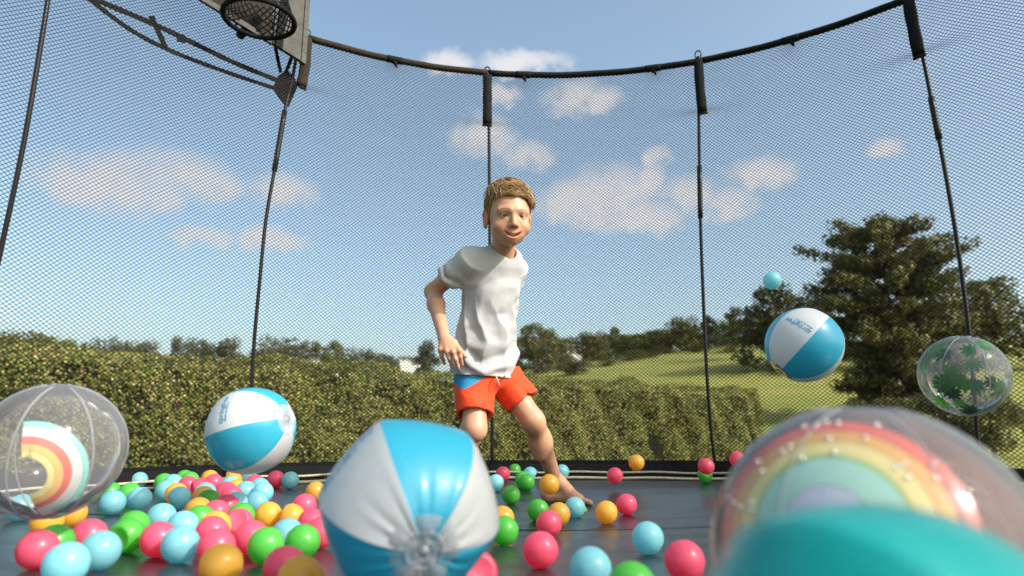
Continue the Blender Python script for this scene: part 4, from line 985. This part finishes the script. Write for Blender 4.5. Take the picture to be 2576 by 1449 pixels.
def build_boy():
    root = empty('person', tuple(HEEL - [0, 0, .02])); O = np.array(root.location)
    tag(root, 'smiling boy in white shirt and orange shorts stepping across the trampoline', 'person')
    def part(name, VF, m, parent=None, sm=True, cols=None):
        V, F = VF; me = mesh_np(name, V - O, F)
        if sm: smooth(me)
        if cols is not None:
            ca = me.color_attributes.new('tint', 'FLOAT_COLOR', 'POINT'); ca.data.foreach_set('color', np.c_[cols, np.ones(len(cols))].astype(np.float32).ravel())
        return link(name, me, parent or root, m)
    # ---------------- body
    xs = np.arange(-.36, .37, .0030); ys = np.arange(HC[1] - .17, HC[1] + .56, .0032)
    zs = np.concatenate([np.arange(-.11, HC[2] - .17, .0042), np.arange(HC[2] - .17, HC[2] + .16, .0024)])
    f = Field(xs, ys, zs); c = f.cone
    # legs
    def leg(hip, knee, ankle, calf_dir):
        c(hip, knee, .055, .039, .02); c(knee, knee + (ankle - knee) * .32, .037, .0375, .03); c(knee + (ankle - knee) * .32, ankle, .0375, .0245, .03)
        f.ell(knee + (ankle - knee) * .30 + calf_dir * .010, (.031, .031, .075), None, .03); f.ell(knee - calf_dir * .014, (.020, .020, .030), None, .02)
    back = np.array([-.35, .9, .1]); back /= np.linalg.norm(back)
    leg(HIP_L, KN_L, AN_L, np.array([-.6, .75, 0])); leg(HIP_R, KN_R, AN_R, np.array([0, .9, .3]))
    
    # standing foot
    z = lambda p, h: np.array([p[0], p[1], float(mat_z(p[0], p[1])) + h])
    c(HEEL, AN_L, .026, .027, .02); b1 = z(HEEL + TOED * .13 + SIDE * .020, .017); b2 = z(HEEL + TOED * .118 - SIDE * .022, .014)
    c(AN_L + TOED * .008, b1, .028, .018, .02); c(AN_L, b2, .024, .014, .02); c(HEEL, b1, .024, .018, .02); c(HEEL, b2, .022, .014, .02)
    f.ell(AN_L + SIDE * .022 + [0, 0, .004], (.011, .011, .013), None, .012); f.ell(AN_L - SIDE * .022, (.011, .011, .013), None, .012)
    for k in range(5):                                                  # toes, big toe towards the camera
        w = .026 - k * .0125; r0 = (.0115, .0085, .008, .0075, .007)[k]; ln = (.045, .042, .038, .033, .027)[k]
        p0 = z(HEEL + TOED * (.132 - k * .005) + SIDE * w, .014); p1 = z(HEEL + TOED * (.132 - k * .005 + ln * .55) + SIDE * w, .015); p2 = z(HEEL + TOED * (.132 - k * .005 + ln) + SIDE * w, .0105)
        c(p0, p1, r0, r0 * .92, .006); c(p1, p2, r0 * .95, r0 * .95, .004)
    # lifted foot behind the ball
    td = np.array([.25, -.5, -.8]); td /= np.linalg.norm(td); c(AN_R, AN_R + td * .11, .027, .018, .02); c(AN_R, AN_R + np.array([0, .03, .0]), .026, .022, .02); c(AN_R + td * .1, AN_R + td * .15, .022, .012, .02)
    # trunk (under the clothes)
    f.ell(P(1232, 930, 2.50), (.10, .075, .085), TB, .03); f.ell(P(1225, 830, 2.49), (.088, .066, .11), TB, .03); f.ell(CHEST, (.098, .07, .12), TB, .03); c(SH_R + latp * .03, SH_L - latp * .03, .036, .036, .03)
    # arms
    c(SH_R, EL_R, .037, .029, .02); fm = EL_R + (WR_R - EL_R) * .30; c(EL_R, fm, .0285, .0295, .02); c(fm, WR_R, .0295, .0200, .02, flat=None)
    EL_L = P(1262, 770, 2.72); WR_L = P(1240, 850, 2.68); c(SH_L, EL_L, .035, .028, .02); c(EL_L, WR_L, .028, .019, .02); c(WR_L, WR_L + np.array([0, .01, -.07]), .02, .018, .02)
    for k in range(4): q = WR_L + np.array([.022 - k * .014, .01, -.075]); c(q, q + np.array([0, -.012, -.05]), .0075, .006, .004)
    q = WR_L + np.array([.02, -.01, -.03]); c(q, q + np.array([.014, -.02, -.035]), .009, .007, .004)
    # right hand: back of the hand to the camera, fingers down
    KN = [P(1109, 880, 2.305), P(1124, 884, 2.292), P(1140, 886, 2.287), P(1155, 882, 2.292)]; TIP = [P(1118, 914, 2.320), P(1137, 922, 2.302), P(1153, 926, 2.296), P(1162, 918, 2.306)]
    for k in range(4):
        c(WR_R, KN[k], .0175, .0105, .008); MID = KN[k] * .48 + TIP[k] * .52 + np.array([0, -.010, .003]) + (np.array([-.003, 0, 0]) if k == 0 else 0)
        c(KN[k], MID, .0090, .0078, .0035); c(MID, TIP[k], .0078, .0062, .003); f.ell(KN[k] + np.array([0, -.004, 0]), (.0095, .0095, .0085), None, .006)
    th0 = P(1141, 862, 2.318); th1 = P(1159, 884, 2.322); th2 = P(1171, 897, 2.318); c(WR_R, th0, .016, .0135, .010); c(th0, th1, .0120, .0095, .006); c(th1, th2, .0092, .0072, .004)
    # neck and head
    c(NECK0 - spine * .05, NECK1, .042, .036, .02); c(NECK0 + np.array([0, .01, -.01]), Hd(0, .05, -.03), .040, .042, .02)
    def he(x, y, z_, r, k=.012, op='add'): f.ell(Hd(x, y, z_), np.array(r) * 1.03, HB_, k, op)
    def hc(a, b, r1, r2, k=.008, op='add'): c(Hd(*a), Hd(*b), r1 * 1.03, r2 * 1.03, k, op)
    he(0, .018, .038, (.070, .088, .074), .01); he(0, -.018, .000, (.063, .068, .075), .03); he(0, -.029, -.043, (.054, .052, .051), .03)
    he(0, -.060, -.078, (.016, .019, .016), .022); hc((-.040, -.006, -.058), (-.007, -.055, -.079), .015, .012, .02); hc((.040, -.006, -.058), (.007, -.055, -.079), .015, .012, .02)
    for s in (-1, 1):
        he(s * .039, -.056, -.036, (.024, .022, .021), .018)                                   # cheeks lifted by the smile
        hc((s * .012, -.080, .021), (s * .045, -.066, .017), .0075, .0065, .018)                  # brow
    hc((0, -.079, .010), (0, -.096, -.022), .0075, .0095, .010); he(0, -.099, -.027, (.0105, .0105, .009), .006)
    for s in (-1, 1): he(s * .0105, -.089, -.031, (.0075, .0085, .0065), .005); he(s * .0058, -.097, -.0365, (.0036, .005, .0036), .003, 'sub')
    for s in (-1, 1): he(s * .029, -.089, .001, (.0155, .012, .0095), .008, 'sub')
    # eyelids round the eyeball, with an almond opening
    def eyelid(s):
        e = np.array([s * .029, -.0665, .0005])
        def fn(p):
            q = toH(p) - e; d = np.linalg.norm(q, axis=-1) - .0150; xx = q[..., 0] / .0142; lid = .0036 * (1 - xx * xx); mid = .0008 + .0010 * xx * s
            slit = np.maximum(np.abs(q[..., 2] - mid) - np.maximum(lid, -.01), q[..., 1]); return np.maximum(d, -slit)
        w = Hd(*e); f.put(fn, w - .02, w + .02, .003)
    eyelid(-1); eyelid(1)
    # mouth: open smile
    he(0, -.067, -.060, (.036, .018, .019), .02)
    def mouth(p):
        q = toH(p); xx = q[..., 0] / .0300; zc = -.0625 + .0150 * xx * xx; h = .0058 * (1 - np.clip(np.abs(xx), 0, 1.3) ** 2.6)
        return np.maximum(np.maximum(np.abs(q[..., 2] - zc + .001) - h, q[..., 1] + .066), np.abs(xx) * .0300 - .0297)
    w = Hd(0, -.08, -.06); f.put(mouth, w - .035, w + .035, .0025, 'sub')
    for s in (-1, 1):                                                                          # lower and upper lip rolls
        pass
    for a in np.linspace(-1, 1, 13):
        zc = -.0625 + .0150 * a * a; h = .0058 * (1 - abs(a) ** 2.6); yy = -.0840 + .014 * a * a
        f.ell(Hd(a * .0292, yy, zc - h - .0030), np.array([.0042, .0042, .0030]) * (1 - .35 * a * a) * 1.03, HB_, .004); f.ell(Hd(a * .0292, yy - .0005, zc + h + .0010), np.array([.0042, .0036, .0020]) * (1 - .3 * a * a) * 1.03, HB_, .004)
    # ears
    for s in (-1, 1):
        he(s * .0755, .012, -.014, (.0085, .020, .030), .006); he(s * .083, .006, -.012, (.0060, .011, .019), .004, 'sub'); hc((s * .081, .026, .002), (s * .082, .012, .014), .0048, .0045, .004); hc((s * .081, .026, .002), (s * .076, .012, -.038), .0048, .0055, .004)
    V, F = f.mesh('body'); q = toH(V)
    col = np.tile(np.array([.55, .300, .192]), (len(V), 1)) * (1 + .10 * vnoise(V, 40, 2)[:, None] + .05 * vnoise(V, 150, 3)[:, None])
    def blend(w, c3): col[:] = col * (1 - w[:, None]) + np.array(c3) * w[:, None]
    hd = (q[:, 2] > -.13) & (q[:, 1] < .1)
    ss = lambda x, a, b: np.clip((x - a) / (b - a), 0, 1)
    front = hd & (q[:, 1] < -.05)
    for s in (-1, 1):
        blend(hd * .38 * np.exp(-(((q[:, 0] - s * .042) / .02) ** 2 + ((q[:, 2] + .038) / .018) ** 2)) * (q[:, 1] < -.03), (.62, .16, .10))
        bz = .0185 + .005 * (1 - ((np.abs(q[:, 0]) - .030) / .018) ** 2)
        blend(front * .78 * (1 - ss(np.abs(q[:, 2] - bz), .0012, .0040)) * (1 - ss(np.abs(q[:, 0] - s * .030), .014, .020)), (.17, .095, .045))
        blend(hd * .55 * ss(np.abs(q[:, 0]), .066, .084) * (q[:, 2] > -.045), (.60, .16, .09))
        e = q - np.array([s * .029, -.0665, .0005]); rr = np.linalg.norm(e, axis=1); xx = e[:, 0] / .0142; gap = np.abs(e[:, 2] - .0008) - .0036 * (1 - xx * xx)
        blend(front * .9 * (rr < .017) * (1 - ss(gap, .0, .0030)) * (e[:, 2] > 0), (.05, .025, .018)); blend(front * .35 * (rr < .017) * (1 - ss(gap, .0, .003)) * (e[:, 2] < 0), (.35, .12, .08))
    xx = q[:, 0] / .0292; zc = -.0625 + .0150 * xx * xx; h = .0058 * (1 - np.clip(np.abs(xx), 0, 1) ** 2.6); dl = np.abs(q[:, 2] - zc + .001) - h
    lip = front * (np.abs(xx) < 1.08) * (1 - ss(dl, .0030, .0055)); blend(lip * .65, (.56, .15, .11)); blend(front * (np.abs(xx) < 1.0) * (q[:, 1] > -.074) * (dl < .002), (.30, .06, .05))
    skin, nt, b = newmat('skin'); N, L = nt.nodes, nt.links; at = N.new('ShaderNodeAttribute'); at.attribute_name = 'tint'; L.new(at.outputs['Color'], b.inputs['Base Color'])
    b.inputs['Roughness'].default_value = .46; b.inputs['Specular IOR Level'].default_value = .4; b.inputs['Subsurface Weight'].default_value = .18; b.inputs['Subsurface Radius'].default_value = (1, .36, .2); b.inputs['Subsurface Scale'].default_value = .008
    tc = N.new('ShaderNodeTexCoord'); nz = N.new('ShaderNodeTexNoise'); nz.inputs['Scale'].default_value = 320; L.new(tc.outputs['Object'], nz.inputs['Vector']); bp = N.new('ShaderNodeBump'); bp.inputs['Strength'].default_value = .12; bp.inputs['Distance'].default_value = .002; L.new(nz.outputs[0], bp.inputs['Height']); L.new(bp.outputs[0], b.inputs['Normal'])
    body = part('body', (V, F), skin, cols=col)
    # eyes and teeth
    ew = mat('eye_white', (.38, .36, .34), .15, .5); ei = mat('iris', (.030, .034, .026), .15, .5); ep = mat('pupil', (.004, .004, .004), .1, .5); tw = mat('teeth', (.85, .82, .75), .25, .5)
    for s in (-1, 1):
        e = np.array([s * .029, -.0665, .0005]); v, ff = sphere_vf(.0139, 20, 14); eye = part('eye', (np.array([Hd(*(e + p)) for p in v]), ff), ew, body)
        gz = np.array([-.06, -.99, .0]); gz /= np.linalg.norm(gz)
        for nm, r0, off, mm in (('iris', .0062, .0128, ei), ('pupil', .0030, .01345, ep)):
            v, ff = sphere_vf(r0, 18, 10); v = v * np.array([1, .25, 1]); part(nm, (np.array([Hd(*(e + gz * off + p)) for p in v]), ff), mm, eye)
    VV = []; FF = []
    for a in np.linspace(-.88, .88, 9):
        w0 = .0060; zc = -.0625 + .0150 * a * a + .0058 * (1 - abs(a) ** 2.6) - .0026; v, ff = boxvf((0, 0, 0), (w0 * .94, .004, .0082)); v = np.array([Hd(a * .0262 + p[0], -.0765 + .014 * a * a + p[1], zc + p[2]) for p in v]); FF += [tuple(i + len(VV) for i in q_) for q_ in ff]; VV += list(v)
    part('teeth', (np.array(VV), FF), tw, body, False)
    # ---------------- hair
    hair = leafmat('hair', [(0, (.11, .062, .028)), (.35, (.36, .215, .100)), (.7, (.58, .375, .19)), (1, (.80, .58, .33))], .12, .40); hcap = mat('hair_under', (.17, .105, .048), .6, .4, bump=(260, .8, .004), var=(160, .4))
    g = Field(np.arange(HC[0] - .12, HC[0] + .12, .003), np.arange(HC[1] - .14, HC[1] + .16, .003), np.arange(HC[2] - .13, HC[2] + .16, .003))
    g.ell(Hd(0, .022, .041), np.array([.0765, .093, .081]) * 1.03, HB_, .01); g.ell(Hd(0, .055, -.015), np.array([.060, .048, .062]) * 1.03, HB_, .02)
    def keep(p):
        q = toH(p); x, y, z_ = q[..., 0], q[..., 1], q[..., 2]
        line = np.where(y < -.02, .062 - .10 * np.clip(np.abs(x) - .040, 0, 1) * 6, .062 - 6 * .10 * np.clip(np.abs(x) - .04, 0, 1))
        line = .066 - np.clip((y + .035) / .05, 0, 1) * .072 - np.clip((y - .035) / .03, 0, 1) * .022
        line = line + .008 * np.sin(x * 140) * (y < 0); return (line - z_) * .8
    g.put(keep, HC - .2, HC + .2, .004, 'and'); V, F = g.mesh('hair'); V = V + .0022 * vnoise(V, 130, 5)[:, None] * ((V - HC) / .1)
    hr = part('hair', (V, F), hcap)
    r = np.random.default_rng(11); strands = []
    def strand(q0, d, ln, lift, w):
        """walks over the skull from q0 along d (head space), lifting off at the tip"""
        n = 6; pts = []; p = np.array(q0, float); d = np.array(d, float); cc = np.array([0, .02, .040]); rad = np.array([.0735, .090, .078])
        for i in range(n):
            q = (p - cc) / rad; q = q / np.linalg.norm(q); nrm = q / rad; nrm /= np.linalg.norm(nrm); base = cc + q * rad * 1.03; t = i / (n - 1)
            pts.append(base + nrm * (.003 + lift * math.sin(min(1, t * 1.25) * 2.2))); d = d - nrm * (d @ nrm) + np.array([0, 0, -.12]) * t; d /= np.linalg.norm(d); p = base + d * ln / (n - 1)
        wp = np.array([Hd(*x) for x in pts]); strands.append(tube(wp, w * np.array([.8, 1, 1, .85, .6, .15]), 4, flat=.55))
    for k in range(3000):                                                   # top: combed from the crown towards the right of the picture
        a = r.uniform(0, 6.283); rho = math.sqrt(r.random()) * 1.02; q0 = np.array([.0735 * math.sin(rho) * math.cos(a), .02 + .090 * math.sin(rho) * math.sin(a), .04 + .078 * math.cos(rho)])
        part_ = q0[0] + .022; d = np.array([.85 if part_ > 0 else -.15, -.62, .0]) + r.normal(0, .20, 3)
        if q0[1] < -.030: d = np.array([.90, -.10 if q0[0] < .02 else -.35, .25 if q0[0] < .01 else -.1]) + r.normal(0, .17, 3)
        if q0[1] > .06: d = np.array([.25, .6, -.5]) + r.normal(0, .2, 3)
        ln_ = r.uniform(.030, .056) * (.55 if q0[0] > .045 and q0[1] > -.03 else 1)
        strand(q0, d, ln_, r.uniform(.004, .015), r.uniform(.0008, .0015))
    for k in range(620):                                                    # fringe swept across the brow
        x = r.uniform(-.042, .060); q0 = np.array([x, -.050 + r.uniform(0, .02) + .012 * (x / .05) ** 2, .088 - .25 * abs(x) + r.uniform(-.004, .012)])
        d = np.array([.95, -.25 if x < .01 else -.40, (.10 if x < .01 else -.12) - .55 * max(0, x - .002) * 30]) + r.normal(0, .16, 3); strand(q0, d, r.uniform(.022, .040) + .016 * max(0, x) * 16, r.uniform(.006, .018), r.uniform(.0009, .0016))
    for k in range(420):                                                    # roots along the hairline
        x = r.uniform(-.040, .045); q0 = np.array([x, -.060 + .5 * x * x / .05, .062 + r.uniform(0, .022) - 2.5 * x * x]); strand(q0, np.array([.85, -.15, .42 - 6 * max(0, x)]) + r.normal(0, .2, 3), r.uniform(.018, .032), r.uniform(.005, .012), r.uniform(.0009, .0015))
    for k in range(1500):                                                   # short sides and back
        s = r.choice([-1, 1]); a = r.uniform(-.85, 1.5); zz = r.uniform(-.62, .45); q = np.array([s * math.cos(a), math.sin(a) , zz]); q /= np.linalg.norm(q)
        q0 = np.array([0, .02, .04]) + q * np.array([.0735, .09, .078])
        if q0[1] < -.028 and q0[2] < .062: continue
        if q0[1] < .035 and q0[2] < .002: continue
        strand(q0, np.array([0, .35, -.9]) + r.normal(0, .18, 3), r.uniform(.016, .028), .003, r.uniform(.0010, .0015))
    V, F = join(strands); o = part('strands', (V, F), hair, hr); o['kind'] = 'stuff'
    # ---------------- shirt
    shirt, nt, b = newmat('white_cotton'); N, L = nt.nodes, nt.links; b.inputs['Base Color'].default_value = (.505, .512, .528, 1); b.inputs['Roughness'].default_value = .9; b.inputs['Specular IOR Level'].default_value = .2; b.inputs['Sheen Weight'].default_value = .15
    tc = N.new('ShaderNodeTexCoord'); nz = N.new('ShaderNodeTexNoise'); nz.inputs['Scale'].default_value = 45; nz.inputs['Detail'].default_value = 5; L.new(tc.outputs['Object'], nz.inputs['Vector']); bp = N.new('ShaderNodeBump'); bp.inputs['Strength'].default_value = .35; bp.inputs['Distance'].default_value = .005; L.new(nz.outputs[0], bp.inputs['Height']); L.new(bp.outputs[0], b.inputs['Normal'])
    tr = N.new('ShaderNodeBsdfTranslucent'); tr.inputs[0].default_value = (.75, .74, .73, 1); mx = N.new('ShaderNodeMixShader'); mx.inputs[0].default_value = .12; L.new(b.outputs[0], mx.inputs[1]); L.new(tr.outputs[0], mx.inputs[2]); L.new(mx.outputs[0], N['Material Output'].inputs[0])
    f = Field(np.arange(-.28, .16, .0034), np.arange(HC[1] - .13, HC[1] + .42, .0036), np.arange(PELV[2] - .06, HC[2] + .0, .0034))
    HEMC = P(1222, 936, 2.49); TOPC = P(1246, 668, 2.46); ax = HEMC - TOPC; LN = np.linalg.norm(ax); ax /= LN
    fw = np.cross(latp, -ax); fw /= np.linalg.norm(fw); la = np.cross(-ax, fw)
    st = np.array([(-.12, .070, .050), (.0, .104, .070), (.18, .115, .080), (.40, .112, .082), (.62, .116, .084), (.82, .128, .092), (1.0, .137, .102), (1.2, .14, .104)])
    ctr = np.array([(-.12, 0), (.0, .0), (.25, -.004), (.5, -.012), (.75, -.008), (1.0, .004), (1.2, .004)])
    def loft(p, grow=0.0):
        q = p - TOPC; t = (q @ ax) / LN; u = q @ la - np.interp(t, ctr[:, 0], ctr[:, 1]); v = q @ fw; A = np.interp(t, st[:, 0], st[:, 1]) + grow; Bq = np.interp(t, st[:, 0], st[:, 2]) + grow
        rr = np.sqrt((u / A) ** 2 + (v / Bq) ** 2); th = np.arctan2(v / Bq, u / A)
        # folds: long drags from the lifted shoulder, bunching above the hem
        w1 = np.clip((t - .12) / .5, 0, 1); n1 = vnoise(p, 9, 8); n2 = vnoise(p, 21, 9)
        drag = .9 - 1.8 * np.abs(np.sin(th * 4.5 + t * 4.2 + 1.5 * n1 + .5 * n2))
        bun = np.sin(t * 40 + 3.0 * n1 + 2.2 * np.sin(th * 2 + .7) + 1.6 * n2) * np.clip((t - .66) / .15, 0, 1) * np.clip((1.01 - t) / .10, 0, 1)
        diag = np.sin(th * 3 - t * 13 + 2 * n2) * np.clip((t - .10) / .12, 0, 1) * np.clip((.62 - t) / .2, 0, 1)
        dsp = .0058 * drag * w1 * np.clip((1.05 - t) / .25, .35, 1) + .0075 * bun + .0048 * diag + .005 * n1 * w1
        return (rr - 1) * np.minimum(A, Bq) * .92 - dsp, t
    f.put(lambda p: np.maximum(np.maximum(loft(p)[0], (loft(p)[1] + .10) * -LN), (loft(p)[1] - 1 - .02 * np.sin(((p - TOPC) @ la) * 22)) * LN), np.minimum(TOPC, HEMC) - .2, np.maximum(TOPC, HEMC) + .2, .01)
    f.cone(SH_R + latp * .012, SH_L - latp * .010, .045, .044, .045); f.cone(NECK0 - spine * .02 + latp * -.02, NECK0 - spine * .02 + latp * .025, .056, .054, .03)
    SE = P(1126, 700, 2.425); sdv = SE - SH_R; sl_ = np.linalg.norm(sdv); sdv /= sl_
    def sleeve(a, dv, ln, r1, r2, seed):
        def fn(p):
            q = p - a; t = (q @ dv) / ln; rv = q - (q @ dv)[..., None] * dv; rr = np.linalg.norm(rv, axis=-1); n1 = vnoise(p, 22, seed); d = rr - (r1 + (r2 - r1) * np.clip(t, 0, 1)) - .0035 * np.sin(t * 16 + 3 * n1) * np.clip(t, 0, 1) - .003 * n1
            return np.maximum(d, np.maximum((t - 1.0 - .05 * n1) * ln, -t * ln))
        e = a + dv * ln; f.put(fn, np.minimum(a, e) - .075, np.maximum(a, e) + .075, .032)
    sleeve(SH_R, sdv, sl_ * 1.02, .045, .049, 12)
    dl_ = P(1268, 765, 2.72) - SH_L; dl_ /= np.linalg.norm(dl_); sleeve(SH_L, dl_, .115, .044, .048, 13)
    # hollow openings: neck, sleeves, hem
    f.cone(NECK0 + spine * .004 + fwd * .012, NECK1 + (NECK1 - NECK0) * .6, .0445, .060, .006, 'sub'); f.cone(SE - sdv * .030, SE + sdv * .06, .040, .048, .005, 'sub'); q_ = SH_L + dl_ * .115; f.cone(q_ - dl_ * .03, q_ + dl_ * .06, .04, .048, .005, 'sub')
    f.put(lambda p: np.maximum(loft(p, -.009)[0], (.93 - loft(p)[1]) * LN), HEMC - .16, HEMC + .16, .003, 'sub')
    sh = part('shirt', f.mesh('shirt'), shirt)
    # ---------------- shorts
    orange = mat('orange_cloth', (.80, .060, .010), .75, .3, bump=(30, .35, .01), sheen=.1); blue = mat('blue_cloth', (.03, .26, .50), .8, .3)
    f = Field(np.arange(-.24, .16, .0034), np.arange(HC[1] - .16, HC[1] + .42, .0038), np.arange(PELV[2] - .22, PELV[2] + .05, .0034))
    WA = P(1229, 935, 2.50); f.ell(P(1230, 948, 2.50), (.122, .092, .060), TB, .02)
    ER = P(1193, 1043, 2.385); EL_ = P(1314, 1012, 2.50)
    def legc(a, e, r1, r2, seed, sx):
        dv = e - a; ln = np.linalg.norm(dv); dv /= ln
        def fn(p):
            q = p - a; t = (q @ dv) / ln; rv = q - (q @ dv)[..., None] * dv; n1 = vnoise(p, 16, seed); lat_ = rv @ latp; rr = np.sqrt((rv * rv).sum(-1) - .18 * lat_ * lat_); th = np.arctan2(rv @ fwd, lat_)
            d = rr - (r1 + (r2 - r1) * np.clip(t, 0, 1)) - .0040 * np.sin(th * 3 + t * 3 + 2 * n1 + seed) * np.clip(t, 0, 1) - .0045 * n1; return np.maximum(d, np.maximum((t - 1.0) * ln, -t * ln))
        f.put(fn, np.minimum(a, e) - .1, np.maximum(a, e) + .1, .02); return dv
    dR = legc(P(1192, 950, 2.465), ER, .070, .0630, 3, -1); dL = legc(P(1268, 950, 2.53), EL_, .070, .0625, 4, 1)
    f.cone(ER - dR * .025, ER + dR * .08, .0545, .058, .004, 'sub'); f.cone(EL_ - dL * .025, EL_ + dL * .08, .0535, .058, .004, 'sub')
    V, F = f.mesh('shorts'); cc = V[F].mean(1) - P(1230, 948, 2.50); u_ = cc @ latp; h_ = cc @ spine; bl = (u_ < -.070) & (h_ > -.008 + (u_ + .13) * .55)
    def cut(mask): ids, inv = np.unique(F[mask], return_inverse=True); return V[ids], inv.reshape(-1, 4)
    s_ = part('shorts', cut(~bl), orange); part('side_panel', cut(bl), blue, s_)
    cord = mat('cord', (.72, .48, .46), .8)
    c0 = P(1248, 947, 2.395); part('drawstring', tube(spline([c0 + [0, .03, .004], c0, P(1252, 956, 2.378), P(1256, 970, 2.382)], 10), .0026, 6), cord, s_)
    c0 = P(1272, 946, 2.405); part('drawstring', tube(spline([c0 + [0, .03, .004], c0, P(1273, 951, 2.398)], 8), .0030, 6), cord, s_)
build_boy()
